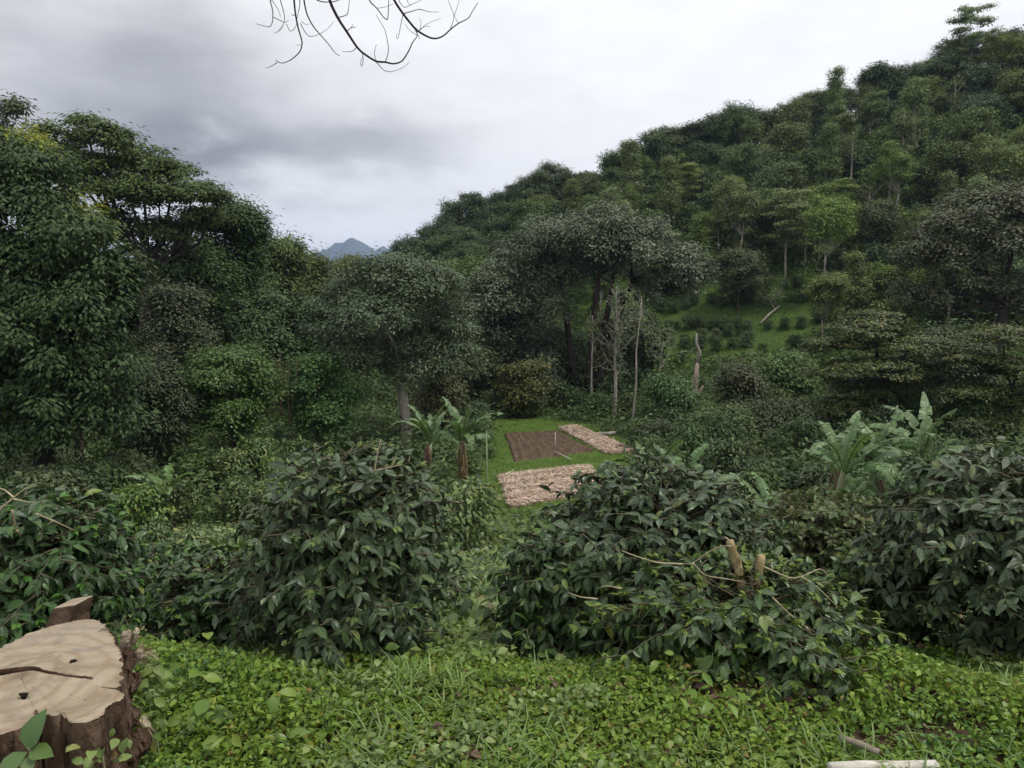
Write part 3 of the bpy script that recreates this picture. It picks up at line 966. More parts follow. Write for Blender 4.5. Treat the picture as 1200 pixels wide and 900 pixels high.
def coffee_bush(name, label, u, y, vtop, half_px, laterals, leaf=.14, mat='coffee', squash=1.0, tplset=None, stems=3, up=.35, node=.042, group=None, twig='twig', z0=None, hmin=.12, prof=None, new=.22, az=None, sec=2, z_off=0):
    x = at(u, y)
    z0 = (float(ht(x, y)) if z0 is None else z0) + z_off
    H = pt(u, vtop, y)[2] - z0
    R = half_px * y / F_PX
    root = empty(name, (x, y, z0))
    tb, cb, nb = MB(), MB(), MB()
    tplset = tplset or COFFEE
    heads = []
    for s in range(stems):
        a = s * 2 * PI / stems + rng.uniform(0, 1)
        e = np.array([math.cos(a), math.sin(a), 0]) * R * .3
        P = np.array([(0, 0, -.1), e * .5 + [0, 0, H * .33], e * .9 + [0, 0, H * .62], e + [0, 0, H * .86]])
        tb.tube(P, [.022, .018, .013, .006], 6)
        heads.append(P)
    O, D, N, S = [], [], [], []
    O2, D2, N2, S2 = [], [], [], []

    ph = rng.uniform(0, 6, 4)

    def inside(p, k):
        t = p[2] / H
        a = math.atan2(p[1], p[0])
        pr = np.interp(t, [-.05, 0, .15, .38, .62, .85, 1.0, 1.06], [.62, .7, .84, 1, .96, .74, .38, 0])
        pr *= 1 + .1 * math.sin(3 * a + ph[0] + 4 * t) + .08 * math.sin(5 * a + ph[1] - 5 * t)
        return math.hypot(p[0], p[1]) < R * pr * k

    def shoot(b, d, L, depth, dr):
        lim_k = rng.uniform(.72, 1.16)
        n = max(4, int(L / node))
        ptsl = [b]
        cur = b.copy()
        dd = d.copy()
        for i in range(n):
            dd = norm(dd + np.array([0, 0, -dr / n]) + rng.normal(0, .05, 3))
            nx = cur + dd * (L / n)
            if i > 1 and not inside(nx, lim_k):
                break
            cur = nx
            ptsl.append(cur.copy())
            if i >= n * (.3 if depth == 0 else .1):
                sd = norm(np.cross(dd, [0, 0, 1.0]))
                for sg in (-1, 1):
                    if rng.random() < .08:
                        continue
                    O.append(cur)
                    hd = dd * [1, 1, .4]
                    D.append(hd * .6 + sd * sg * .7 + np.array([0, 0, (-.12 if cur[2] > .75 * H else -.55) + rng.normal(0, .3)]) + rng.normal(0, .3, 3))
                    N.append(np.array([0, 0, .9]) + hd * .5 + rng.normal(0, .35, 3))
                    S.append(leaf * rng.uniform(.6, 1.15) * (1 - .25 * i / n))
            if depth == 0 and sec and i in [int(n * f) for f in np.linspace(.35, .8, sec)]:
                sd = norm(np.cross(dd, [0, 0, 1.0]))
                sg = 1 if rng.random() < .5 else -1
                shoot(cur.copy(), norm(dd * .7 + sd * sg * .8 + [0, 0, .1]), L * .42, 1, dr * .8)
        tb.tube(ptsl, np.linspace(.006, .0022, len(ptsl)), 4, cap=False)
        if rng.random() < new:
            for q in range(4):
                a = rng.uniform(0, 2 * PI)
                O2.append(cur)
                D2.append(dd + .6 * np.array([math.cos(a), math.sin(a), .4]))
                N2.append(np.array([0, 0, 1.0]) + rng.normal(0, .3, 3))
                S2.append(leaf * rng.uniform(.35, .6))

    for k in range(laterals):
        t = hmin + (1 - hmin) * ((k + rng.random()) / laterals) ** .9
        P = heads[k % stems]
        i = min(2, int(t * 3))
        b = P[i] + (P[i + 1] - P[i]) * (t * 3 - i)
        a = k * 2.399 + rng.normal(0, .3)
        if prof:
            rr = np.interp(t, [q[0] for q in prof], [q[1] for q in prof])
        else:
            rr = np.interp(t, [0, .25, .55, .8, 1], [.85, 1.0, .95, .72, .4])
        L = 1.25 * R * rr * rng.uniform(.78, 1.1)
        d = np.array([math.cos(a), math.sin(a) * squash, up + .9 * max(0, t - .75) * 3])
        shoot(b, norm(d), L, 0, .55)
    put_leaves(cb, tplset, np.array(O), np.array(D), np.array(N), np.array(S))
    tb.build('stem', M[twig], root)
    if O2:
        put_leaves(cb, tplset, np.array(O2), np.array(D2), np.array(N2), np.array(S2), 1)
    cb.build('foliage', [M[mat], M['coffee_new']], root)
    return tag(root, label, 'bush', group)


cb1 = coffee_bush('coffee_bush', 'large dark glossy coffee bush standing alone left of centre', 402, 3.85, 518, 132, 344, leaf=.098, stems=4)
cb2 = coffee_bush('coffee_bush', 'tall dense coffee bush right of centre, behind the pruned one', 768, 4.35, 546, 155, 390, leaf=.098, stems=5)
cb5 = coffee_bush('coffee_bush', 'low left flank coffee bush below the mulched bed, right of the gap', 655, 4.1, 616, 78, 224, leaf=.095, stems=4)
cb3 = coffee_bush('coffee_bush', 'drooping pruned coffee bush with sawn stems and bare pale branches', 868, 3.55, 662, 162, 254, leaf=.1, stems=4, up=.55, new=.6)
cb4 = coffee_bush('coffee_bush', 'shadowy coffee bush cut off by the right edge of the picture', 1180, 4.05, 528, 145, 344, leaf=.1, stems=4)
cb6 = coffee_bush('coffee_bush', 'sprawling coffee bush with pale broken branches behind the stump', 25, 3.7, 578, 125, 284, leaf=.098, stems=4, up=.45)
cb7 = coffee_bush('coffee_bush', 'smaller coffee bush between the stump and the lone large bush', 236, 4.4, 652, 88, 224, leaf=.095, stems=4)
cb8 = coffee_bush('coffee_bush', 'leafy coffee bush lower down between the stump and the left hollow', 160, 6.0, 640, 95, 194, leaf=.095, stems=4)
cb9 = coffee_bush('coffee_bush', 'small leaved coffee bush right behind the lone large bush', 512, 6.3, 640, 42, 134, leaf=.09, stems=4, mat='coffee_mid')
wb = coffee_bush('weedy_bush', 'tangled olive weedy bush below the right banana plants', 975, 5.7, 578, 105, 360, leaf=.07, mat='olive_weed', stems=5, tplset=OVATE, node=.04, new=.3)
wb2 = coffee_bush('weedy_bush', 'small leaved weedy bush between the pruned bush and the right edge one', 1035, 4.4, 640, 58, 164, leaf=.08, mat='coffee_mid', stems=4, tplset=OVATE, node=.04, new=.2)


# bare pale branches and sawn stems of the pruned bush
def px_tube(mb, pxs, D, r0, r1, k=6, origin=(0, 0, 0), jitter=.0, dd=0.0):
    n = len(pxs)
    P = np.array([pt(u, v, D + dd * i / max(1, n - 1)) for i, (u, v) in enumerate(pxs)]) - np.asarray(origin)
    # smooth
    if n > 2:
        t = np.arange(n)
        tt = np.linspace(0, n - 1, (n - 1) * 3 + 1)
        Q = np.stack([np.interp(tt, t, P[:, i]) for i in range(3)], 1)
        Q[1:-1] = (Q[:-2] + 2 * Q[1:-1] + Q[2:]) / 4
        P = Q
    mb.tube(P, np.linspace(r0, r1, len(P)), k, jitter=jitter)


o3 = np.array(cb3.location)
for pxs, r0, r1 in (([(868, 678), (862, 654), (855, 634)], .027, .021), ([(887, 690), (889, 668), (892, 651)], .025, .022)):
    mb = MB()
    px_tube(mb, [(pxs[0][0] + 4, pxs[0][1] + 50)] + pxs, 3.46, r0 * .92, r1 * .92, 10, o3, .12)
    mb.build('cut_stem', M['mossy'], cb3)
for pxs in ([(857, 640), (845, 640), (828, 648), (810, 662), (800, 660)], [(855, 634), (850, 629), (845, 632)], [(812, 660), (825, 675), (850, 678), (880, 684)],
            [(800, 661), (770, 660), (740, 650), (728, 645)], [(895, 664), (925, 678), (940, 676), (962, 665), (972, 676)], [(905, 700), (925, 720), (945, 735), (962, 745)],
            [(945, 735), (955, 750), (962, 742)], [(940, 676), (960, 690), (985, 715)], [(945, 762), (950, 785), (958, 796)], [(700, 702), (680, 700), (665, 694)], [(728, 690), (710, 686), (700, 690)]):
    mb = MB()
    px_tube(mb, pxs, 3.05 if pxs[0][1] > 690 else 3.25, .0045, .0018, 5, o3, dd=.12)
    mb.build('bare_branch', M['twig_pale'], cb3)
o6 = np.array(cb6.location)
for pxs in ([(-10, 605), (8, 590), (16, 583), (30, 572), (48, 565)], [(16, 583), (6, 574), (-8, 570)], [(16, 585), (30, 588), (44, 590)], [(14, 598), (17, 612), (20, 624), (5, 628)], [(20, 622), (26, 628)], [(42, 602), (62, 610), (88, 622)], [(62, 610), (56, 616)]):
    mb = MB()
    px_tube(mb, pxs, 3.3, .0055, .002, 5, o6, dd=.1)
    mb.build('bare_branch', M['twig_pale'], cb6)
o1 = np.array(cb1.location)
for pxs in ([(436, 575), (439, 550), (443, 528), (446, 515)], [(439, 552), (455, 548), (470, 545)], [(418, 600), (440, 612), (462, 608)], [(412, 635), (408, 622), (418, 612)]):
    mb = MB()
    px_tube(mb, pxs, 3.6, .0048, .0026, 5, o1)
    mb.build('bare_branch', M['twig_pale'], cb1)


# mid-distance coffee shrubs: three kinds, copied
def shrub_proto(R, H, n, leaf, mat='coffee_mid'):
    mb = MB()
    L = crown_lobes(R, H * .15, H, 9, 'round', .48)
    O, D, N, S = [], [], [], []
    for cx, cy, cz, rx, ry, rz in L:
        m = n // 9
        d = norm(rng.normal(0, 1, (m, 3)))
        d[:, 2] = np.where(d[:, 2] < -.3, -d[:, 2], d[:, 2])
        P = np.array([cx, cy, cz]) + d * np.array([rx, ry, rz]) * rng.uniform(.7, 1.12, (m, 1))
        O.append(P)
        dh = d.copy()
        dh[:, 2] = -.3
        D.append(dh + rng.normal(0, .5, (m, 3)))
        N.append(d * .5 + [0, 0, .8] + rng.normal(0, .35, (m, 3)))
        S.append(leaf * rng.uniform(.65, 1.2, m))
    put_leaves(mb, [DIAMOND[1]], np.concatenate(O), np.concatenate(D), np.concatenate(N), np.concatenate(S))
    tbm = MB()
    for s in range(3):
        a = s * 2.1
        tbm.tube([(0, 0, -.2), (.12 * math.cos(a), .12 * math.sin(a), H * .4), (.25 * math.cos(a), .25 * math.sin(a), H * .8)], [.03, .022, .01], 5)
    mats = [M[mat], M['twig']]
    r = empty('coffee_shrub', (0, 0, 0))
    mb.build('foliage', M[mat], r)
    tbm.build('stem', M['twig'], r)
    return r


sp = [shrub_proto(1.0, 1.7, 1700, .17), shrub_proto(.9, 1.5, 1500, .16), shrub_proto(1.1, 1.8, 1900, .17)]
sp_used = set()


dark_data = {}


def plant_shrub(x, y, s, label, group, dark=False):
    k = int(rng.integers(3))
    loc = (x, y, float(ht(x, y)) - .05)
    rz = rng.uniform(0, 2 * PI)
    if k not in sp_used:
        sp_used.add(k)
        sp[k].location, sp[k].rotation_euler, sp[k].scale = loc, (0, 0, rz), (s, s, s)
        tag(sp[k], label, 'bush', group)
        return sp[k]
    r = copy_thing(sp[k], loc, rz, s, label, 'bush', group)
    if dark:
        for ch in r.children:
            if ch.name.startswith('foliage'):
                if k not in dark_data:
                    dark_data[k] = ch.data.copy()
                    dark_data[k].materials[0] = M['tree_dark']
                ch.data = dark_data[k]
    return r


cnt = 0
for iy in range(16):
    y = 8.0 + iy * 1.55
    w = y * .75
    xx = -w
    while xx < -.6 - y * .09:
        x, yy = xx + rng.normal(0, .25), y + rng.normal(0, .3)
        xx += 1.75
        u, v = proj(x, yy, float(ht(x, yy)))
        if u < -40 or u > 530:
            continue
        if 212 < u < 272 and 585 < v < 668:
            continue
        if 470 < u and v < 615:
            continue
        if rng.random() < .06:
            continue
        far = 'far' if yy > 20 else ('middle' if yy > 13 else 'near')
        lab = {'far': 'coffee shrub in the far rows under the dark trees of the left hollow', 'middle': 'coffee shrub in the middle rows of the left hollow',
               'near': 'coffee shrub in the nearest rows of the left hollow, behind the big bushes'}[far]
        plant_shrub(x, yy, rng.uniform(.72, 1.05), lab, 'coffee shrubs filling the left hollow')
        cnt += 1
# beside the path of the garden plot
for (u, v, s, lab) in ((520, 640, .8, 'dark coffee shrub below the pole left of the mulched bed'), (548, 655, .95, 'dark coffee shrub between the two large bushes'), (575, 600, .62, 'round dark shrub at the near left corner of the mulched bed'),
                       (565, 520, .7, 'dark shrub close right of the banana trunk'), (555, 555, .62, 'dark shrub beside the foot of the tallest banana plant'), (515, 540, .8, 'dark shrub left of the tallest banana plant'), (500, 575, .8, 'dark shrub on the bank left of the banana trunk'),
                       (528, 600, .7, 'dark shrub on the grass bank under the banana plant'), (575, 540, .45, 'small dark shrub on the lawn edge by the tilled soil')):
    D = 27
    for it in range(40):
        P = pt(u, v, D)
        D += (float(ht(P[0], D)) < P[2]) * .5 - (float(ht(P[0], D)) > P[2]) * .5
        D = max(D, 6)
    plant_shrub(pt(u, v, D)[0], D, s * 1.0, lab, None)
    cnt += 1
for (u, v, D, s, w, lab) in ((322, 545, 20, .95, 1, 'yellow green sapling bush at the edge of the left hollow, below the dry vines'), (288, 590, 14, .75, 1, 'yellow leaved shrub in the left hollow beside the lone large bush')):
    P = pt(u, v, D)
    o = plant_shrub(P[0], D, s, lab, None)
    for ch in o.children:
        if ch.name.startswith('foliage'):
            ch.data = ch.data.copy()
            ch.data.materials[0] = M['tree_yellow']
    cnt += 1
# rows on the grassy clearing
for r, (v0, v1, us) in enumerate([(372, 366, range(738, 800, 17)), (386, 384, range(752, 880, 14)), (398, 398, range(770, 880, 17)), (352, 350, range(700, 780, 15)), (358, 352, range(880, 960, 15)), (372, 372, range(700, 735, 14)),
                                  (405, 405, range(693, 760, 16)), (340, 338, range(745, 830, 17)), (362, 356, range(800, 880, 15)), (410, 410, range(800, 900, 19)), (344, 340, range(850, 950, 17)), (425, 425, range(720, 800, 18)), (388, 380, range(900, 960, 19)), (415, 412, range(930, 965, 16))]):
    us = list(us)
    for i, u in enumerate(us):
        v = v0 + (v1 - v0) * i / max(1, len(us) - 1) + rng.normal(0, 2)
        D = 66.0
        for it in range(120):
            P = pt(u, v, D)
            D += .3 if float(ht(P[0], D)) < P[2] else -.3
        P = pt(u + rng.normal(0, 2), v, D)
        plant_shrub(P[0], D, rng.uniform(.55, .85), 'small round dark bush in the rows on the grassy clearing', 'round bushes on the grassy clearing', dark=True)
        cnt += 1
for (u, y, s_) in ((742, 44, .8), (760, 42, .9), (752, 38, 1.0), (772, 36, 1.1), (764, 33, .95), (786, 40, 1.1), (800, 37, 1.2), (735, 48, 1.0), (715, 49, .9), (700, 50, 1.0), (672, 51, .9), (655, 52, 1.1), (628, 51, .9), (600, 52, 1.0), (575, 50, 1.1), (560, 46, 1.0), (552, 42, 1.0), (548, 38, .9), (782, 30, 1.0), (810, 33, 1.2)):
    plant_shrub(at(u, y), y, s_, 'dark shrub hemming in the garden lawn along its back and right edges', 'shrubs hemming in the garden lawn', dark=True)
    cnt += 1
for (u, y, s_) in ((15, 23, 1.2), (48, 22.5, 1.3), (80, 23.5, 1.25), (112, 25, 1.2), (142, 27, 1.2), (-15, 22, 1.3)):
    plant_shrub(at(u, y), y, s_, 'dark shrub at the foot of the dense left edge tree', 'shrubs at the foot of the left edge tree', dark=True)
    cnt += 1
# shrubs below the clearing and round the right hollow
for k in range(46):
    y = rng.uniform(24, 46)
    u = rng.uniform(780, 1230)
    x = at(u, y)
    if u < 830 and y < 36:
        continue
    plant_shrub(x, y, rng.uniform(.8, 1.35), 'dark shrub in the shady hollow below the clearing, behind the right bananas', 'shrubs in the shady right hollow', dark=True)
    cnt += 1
print('shrubs', cnt)

# ------------------------------------------------------------------ garden plot
ZP = -6.35


LAWN_PX = [(505, 660), (540, 600), (556, 560), (572, 520), (582, 492), (640, 491), (690, 499), (758, 527), (770, 560), (715, 640)]


def in_poly(x, y, poly):
    c = np.zeros(np.shape(x), bool)
    n = len(poly)
    for i in range(n):
        x1, y1 = poly[i]
        x2, y2 = poly[(i + 1) % n]
        m = ((y1 > y) != (y2 > y)) & (x < (x2 - x1) * (y - y1) / (y2 - y1 + 1e-12) + x1)
        c ^= m
    return c


def px_poly(lst, z=ZP):
    return [tuple(pz(u, v, z)[:2]) for u, v in lst]


BED_FRONT = px_poly([(597, 597), (584, 559), (689, 547), (712, 578)])
BED_SOIL = px_poly([(602, 543), (590, 509), (653, 506), (699, 530)])
BED_SIDE = px_poly([(712, 534), (655, 504), (676, 501), (748, 531)])


def bed(name, poly, mat_soil, label, furrows, mulch, flip=False):
    A, B, C, Dd = [np.array(p) for p in poly]        # near-left, far-left, far-right, near-right
    root = empty(name, (*((A + B + C + Dd) / 4), ZP))
    o = np.array(root.location)
    nu, nv = 60, 50
    s, t = np.meshgrid(np.linspace(0, 1, nu), np.linspace(0, 1, nv))
    P = (A * (1 - s[..., None]) + Dd * s[..., None]) * (1 - t[..., None]) + (B * (1 - s[..., None]) + C * s[..., None]) * t[..., None]
    for (ii, ax) in ((0, 0), (-1, 0), (0, 1), (-1, 1)):
        if ax == 0:
            P[ii] += rng.normal(0, .09, P[ii].shape)
        else:
            P[:, ii] += rng.normal(0, .09, P[:, ii].shape)
    edge = np.minimum(np.minimum(s, 1 - s) / .03, np.minimum(t, 1 - t) / .03).clip(0, 1)
    ph = (s if flip else t) * furrows * 2 * PI
    z = -.12 + edge * (.24 + .036 * np.sin(ph + .9 * np.sin(t * 7 + s * 5)) + rng.normal(0, .04, s.shape) + .05 * np.sin(s * 31 + 3 * np.sin(t * 17)) * np.sin(t * 23))
    V = np.concatenate([P, (ZP + z)[..., None]], -1).reshape(-1, 3) - o
    i, j = np.meshgrid(np.arange(nu - 1), np.arange(nv - 1))
    a = (j * nu + i).ravel()
    mb = MB()
    mb.add(V, np.stack([a, a + 1, a + nu + 1, a + nu], 1))
    mb.build('soil', mat_soil, root)
    if mulch:
        mb = MB()
        n = mulch
        s, t = rng.random(n), rng.random(n)
        ph = (s if flip else t) * furrows * 2 * PI
        keep = (np.sin(ph) > -.72) | (rng.random(n) < .35)
        s, t, ph = s[keep], t[keep], ph[keep]
        P = (A * (1 - s[:, None]) + Dd * s[:, None]) * (1 - t[:, None]) + (B * (1 - s[:, None]) + C * s[:, None]) * t[:, None]
        z = ZP + .13 + .07 * np.sin(ph) + rng.uniform(0, .07, len(s))
        O = np.concatenate([P, z[:, None]], 1) - o
        put_leaves(mb, [FLAKE, BLADE[0], BLADE[1]], O, rng.normal(0, 1, O.shape) * [1, 1, .12], np.array([0, 0, 1]) + rng.normal(0, .35, O.shape), rng.uniform(.09, .3, len(O)))
        tag(mb.build('mulch', M['straw'], root), kind='stuff')
    return tag(root, label, 'garden bed')


bed('garden_bed', BED_FRONT, M['straw_base'], 'near garden bed covered in pale dry straw mulch', 5, 26000)
bed('garden_bed', BED_SOIL, M['soil'], 'bare brown tilled soil bed in the middle of the lawn', 9, 0, flip=True)
bed('garden_bed', BED_SIDE, M['straw_base'], 'long narrow straw mulched strip at the right of the tilled soil', 4, 18000, flip=True)

# stakes and boards of the plot
p = pz(651, 529, ZP)
mb = MB()
mb.tube([p + [0, 0, -.2], p + [-.01, 0, .5], p + [-.03, 0, 1.02]], [.035, .034, .03], 6)
tag(mb.build('stake', M['board']), 'short pale stake standing in the tilled soil bed', 'stake')
mb = MB()
a, b = pz(650, 529, ZP + .22), pz(668, 538, ZP + .2)
mb.tube([a, (a + b) / 2, b], [.035, .035, .035], 5)
tag(mb.build('board', M['board']), 'pale board lying on the soil at the foot of the stake', 'board')
mb = MB()
a, b = pz(673, 545, ZP + .1), pz(681, 551, ZP + .1)
mb.tube([a, b], [.04, .04], 5)
tag(mb.build('board', M['board']), 'short pale stick lying on the lawn between soil and straw bed', 'stick')
mb = MB()
for k in range(3):
    a = pz(712, 512, ZP) + [k * .25, 0, 0]
    mb.tube([a + [-.5, 0, .15], a + [.5, .1, .2]], [.13, .13], 6)
    break
tag(mb.build('log', M['bark_pale']), 'short pale log lying by the slim tree behind the mulched strip', 'log')
# slender standing pole left of the beds
D = 24.5
p = pt(570, 505, D)
zb = float(ht(p[0], D))
mb = MB()
mb.tube([(p[0], D, zb - .2), (p[0] + .02, D, (zb + p[2]) / 2), (p[0], D, p[2])], [.035, .03, .024], 6)
tag(mb.build('pole', M['pole']), 'thin upright pole on the grass left of the mulched bed', 'pole')


# ------------------------------------------------------------------ banana plants
def banana_leaf(L, W, a, elev, arch, torn, root, mat, base):
    """one arching blade on a bare stalk, its halves split into strips as wind tears them"""
    mb = MB()
    n = 30
    t = np.linspace(0, 1, n + 1)
    pos = np.zeros((n + 1, 3))
    dirs = np.zeros((n + 1, 3))
    e, az = elev, a
    bend = rng.normal(0, .25)
    cur = np.array(base, float)
    for i in range(n + 1):
        h = np.array([math.cos(az), math.sin(az), 0])
        dirs[i] = h * math.cos(e) + np.array([0, 0, math.sin(e)])
        pos[i] = cur
        cur = cur + dirs[i] * L / n
        e = max(-1.35, e - arch / n * (.25 + 1.9 * t[i]))
        az += bend / n
    mb.tube(pos, np.linspace(.028, .005, n + 1), 5)
    u_ = np.clip((t - .2) / .8, 0, 1)
    w = W * .5 * np.clip(np.sin(PI * np.clip(u_ * .97 + .03, 0, 1) ** .7), 0, 1) ** .55 * (t > .2)
    for sg in (-1, 1):
        sag0, cut = rng.uniform(.1, .5), 1.0
        for i in range(6, n):
            side = norm(np.cross(dirs[i], [0, 0, 1.0]) + 1e-6)
            if rng.random() < torn:
                sag0, cut = rng.uniform(.0, 1.3), rng.uniform(.7, 1.05)
            gap = .86 if rng.random() < torn else 1.03
            nrm = np.cross(side, dirs[i])
            if nrm[2] < 0:
                nrm = -nrm
            p0, p1 = pos[i], pos[i] + (pos[i + 1] - pos[i]) * gap
            fw = dirs[i] * .3
            V = []
            for pp, ww in ((p0, w[i] * cut), (p1, w[i + 1] * cut)):
                for f in (0, .5, 1):
                    V.append(pp + (side * sg + fw) * ww * f * (1 - .25 * sag0 * f) + nrm * ww * (.3 * f) + np.array([0, 0, -sag0 * ww * f * f]))
            mb.add(V, [(0, 1, 4, 3), (1, 2, 5, 4)])
    return mb.build('leaf', mat, root)


def banana(u, D, v_stem, n, label, L=2.0, W=.55, r=.11, dry=False, seed=0, elevs=None, stems=1):
    p = pt(u, v_stem, D)
    x, z = p[0], float(ht(p[0], D))
    H0 = p[2] - z
    root = empty('banana_plant', (x, D, z))
    for st in range(stems):
        o = np.array([0, 0, 0]) if st == 0 else np.array([rng.uniform(-.8, .8), rng.uniform(-.5, .5), 0])
        H = H0 if st == 0 else H0 * rng.uniform(.45, .8)
        k_ = 1 if st == 0 else .8
        mb = MB()
        ln = rng.normal(0, .06 * H, 2)
        tip = o + [ln[0], ln[1], H]
        mb.tube([o + [0, 0, -.6], o + [ln[0] * .2, ln[1] * .2, H * .4], o + [ln[0] * .6, ln[1] * .6, H * .8], tip], np.array([r * 1.3, r, r * .8, r * .5]) * k_, 9, jitter=.07)
        mb.build('pseudostem', M['bark_red'] if dry else M['pole'], root)
        m_ = n if st == 0 else max(4, n - 3)
        for k in range(m_):
            a = k * 2.399 + rng.normal(0, .35) + seed + st
            f = k / max(1, m_ - 1)
            el = (.75 + .7 * f + rng.normal(0, .12)) if elevs is None else elevs[k % len(elevs)]
            banana_leaf(L * rng.uniform(.75, 1.1) * k_, W * rng.uniform(.8, 1.1) * k_, a, el, rng.uniform(1.1, 2.2) * (1.2 - .65 * f), .4, root, M['banana'], tip - [0, 0, .12 + .25 * r * (1 - f)])
        if st == 0:
            mb = MB()
            m = 130 if dry else 26
            th = rng.uniform(0, 2 * PI, m)
            zz = H * rng.uniform(.35 if dry else .7, 1.0, m)
            O = np.stack([np.cos(th) * r, np.sin(th) * r, zz], 1)
            put_leaves(mb, BLADE, O, np.stack([np.cos(th) * .3, np.sin(th) * .3, -np.ones(m)], 1), np.stack([np.cos(th), np.sin(th), np.zeros(m)], 1), rng.uniform(.6, 1.3, m) * (1 if dry else .8))
            mb.build('dry_leaf_skirt', M['dry_leaf'], root)
    return tag(root, label, 'banana plant')


banana(542, 26.5, 518, 11, 'tallest banana plant with a shaggy brown trunk left of the garden', L=2.05, W=.46, r=.13, dry=True, seed=.4)
banana(500, 29, 520, 10, 'banana plant behind and left of the shaggy trunked one', L=2.0, W=.46, seed=1.1)
banana(980, 17.5, 546, 9, 'fresh green banana clump in the middle right, leftmost of the upright ones', L=1.85, W=.46, seed=.2, stems=3)
banana(1030, 18.5, 540, 8, 'banana plant with hanging blades between its two upright neighbours', L=1.8, W=.44, seed=1.9, stems=2)
banana(1085, 17.5, 536, 8, 'tall pale leaved banana plant furthest right, with ragged upright blades', L=2.0, W=.44, seed=.9, stems=3)
banana(900, 15.5, 600, 7, 'low banana plant with long arching pale blades left of the green clump', L=1.8, W=.36, seed=2.6, elevs=(.6, .9, .5, 1.1))
banana(764, 11, 572, 7, 'near banana plant poking above the dense coffee bush right of the plot', L=1.2, W=.32, r=.06, seed=.1)
banana(806, 12, 574, 7, 'second near banana plant, right of the one above the dense coffee bush', L=1.25, W=.32, r=.06, seed=1.4)
banana(190, 25, 574, 7, 'banana plant with drooping blades amid the left hollow coffee', L=1.9, W=.4, seed=.7, elevs=(.5, 1.0, .7, .8))


# ------------------------------------------------------------------ ground cover, weeds, grass (uncountable)
def scatter(name, tpls, mats, xy, hmax, size, lean=.6, flat=.35, nmats=None, upright=False, by_patch=False, clump=1, cr=.1):
    mb = MB()
    x, y = xy
    n = len(x)
    if clump > 1:
        x = np.repeat(x, clump) + rng.normal(0, cr, n * clump)
        y = np.repeat(y, clump) + rng.normal(0, cr, n * clump)
        n = len(x)
    hx = np.broadcast_to(hmax(x, y) if callable(hmax) else hmax, (n,))
    z = ht(x, y) + rng.random(n) * hx
    O = np.stack([x, y, z], 1)
    th = rng.uniform(0, 2 * PI, n)
    if upright:
        D = np.stack([np.cos(th) * lean, np.sin(th) * lean, np.ones(n)], 1) + rng.normal(0, .15, (n, 3))
        N = np.stack([np.cos(th), np.sin(th), np.full(n, .3)], 1) * -1 + [0, 0, .6]
    else:
        D = np.stack([np.cos(th), np.sin(th), rng.normal(-.05, flat, n)], 1)
        N = np.array([0, 0, 1.0]) + rng.normal(0, lean * .6, (n, 3))
    S = size * rng.uniform(.55, 1.25, n)
    if isinstance(mats, list) and len(mats) > 1:
        cut = rng.random(n)
        if by_patch:
            cut = np.clip(.45 * cut + .55 * (.5 + .5 * np.sin(x * 2.7 + 2.2 * np.sin(y * 2.3) + .8) * np.sin(y * 3.9 + 1.7 * np.sin(x * 1.6))), 0, .999)
        w = np.cumsum(nmats)
        for k in range(len(mats)):
            m = (cut < w[k]) & (cut >= (w[k - 1] if k else 0))
            put_leaves(mb, tpls, O[m], D[m], N[m], S[m], k)
    else:
        put_leaves(mb, tpls, O, D, N, S)
    return tag(mb.build(name, mats), kind='stuff')


def sample(n, x0, x1, y0, y1, ok=None, bias=1.0):
    xs, ys = [], []
    tot = 0
    while tot < n:
        y = y0 + (y1 - y0) * rng.random(n) ** bias
        x = rng.uniform(x0, x1, n)
        m = np.ones(n, bool) if ok is None else ok(x, y)
        xs.append(x[m])
        ys.append(y[m])
        tot += int(m.sum())
    return np.concatenate(xs)[:n], np.concatenate(ys)[:n]


def patch(x, y):
    return .5 + .5 * np.sin(x * 2.1 + 1.3 * np.sin(y * 1.7)) * np.sin(y * 2.6 + 1.1 * np.sin(x * 1.9 + 2))


STUMP_C = pz(40, 790, .35)[:2]


def fg_ok(x, y):
    m = np.hypot(x - STUMP_C[0], y - STUMP_C[1]) > .3
    bare = (np.hypot((x - at(915, 3.0)) / .4, (y - 3.0) / .16) < 1) | (np.hypot((x - at(590, 3.05)) / .3, (y - 3.08) / .07) < 1) | (np.hypot((x - at(1100, 2.7)) / .3, (y - 2.7) / .07) < 1)
    bare2 = np.hypot((x - at(540, 2.5)) / .12, (y - 2.5) / .08) < 1
    return m & (np.abs(x) < .85 * y + .6) & ~((bare | bare2) & (rng.random(np.shape(x)) < .8))


def fg_h(x, y):
    return .015 + .15 * patch(x, y) ** 1.6 + .08 * patch(x * 3.1 + 2, y * 3.3) * patch(x * 1.3 + 5, y)


scatter('ground_cover', OVATE3 + [COFFEE3], [M['weed'], M['weed_bright'], M['weed_deep']], sample(104000, -2.9, 3.1, 1.75, 3.9, fg_ok, 1.1), fg_h, .0315, lean=.85, flat=.5, nmats=[.45, .33, .22], by_patch=True)
scatter('ground_cover', COFFEE + OVATE, [M['weed_bright']], sample(170, -2.6, 1.6, 2.0, 3.4, lambda x, y: fg_ok(x, y) & (patch(x, y) > .5)), lambda x, y: .1 + .14 * patch(x, y), .085, lean=.7, flat=.4)
scatter('grass', BLADE, M['grass'], sample(6500, -3.2, 3.6, 1.8, 4.2, lambda x, y: fg_ok(x, y) & (patch(x + 3, y * 1.4) > .35)), .02, .12, lean=.7, upright=True)
cx_, cy_ = at(492, 3.05), 3.05
gx, gy = cx_ + rng.normal(0, .1, 170), cy_ + rng.normal(0, .06, 170)
scatter('grass', BLADE, M['weed_bright'], (gx, gy), .03, .15, lean=.55, upright=True)
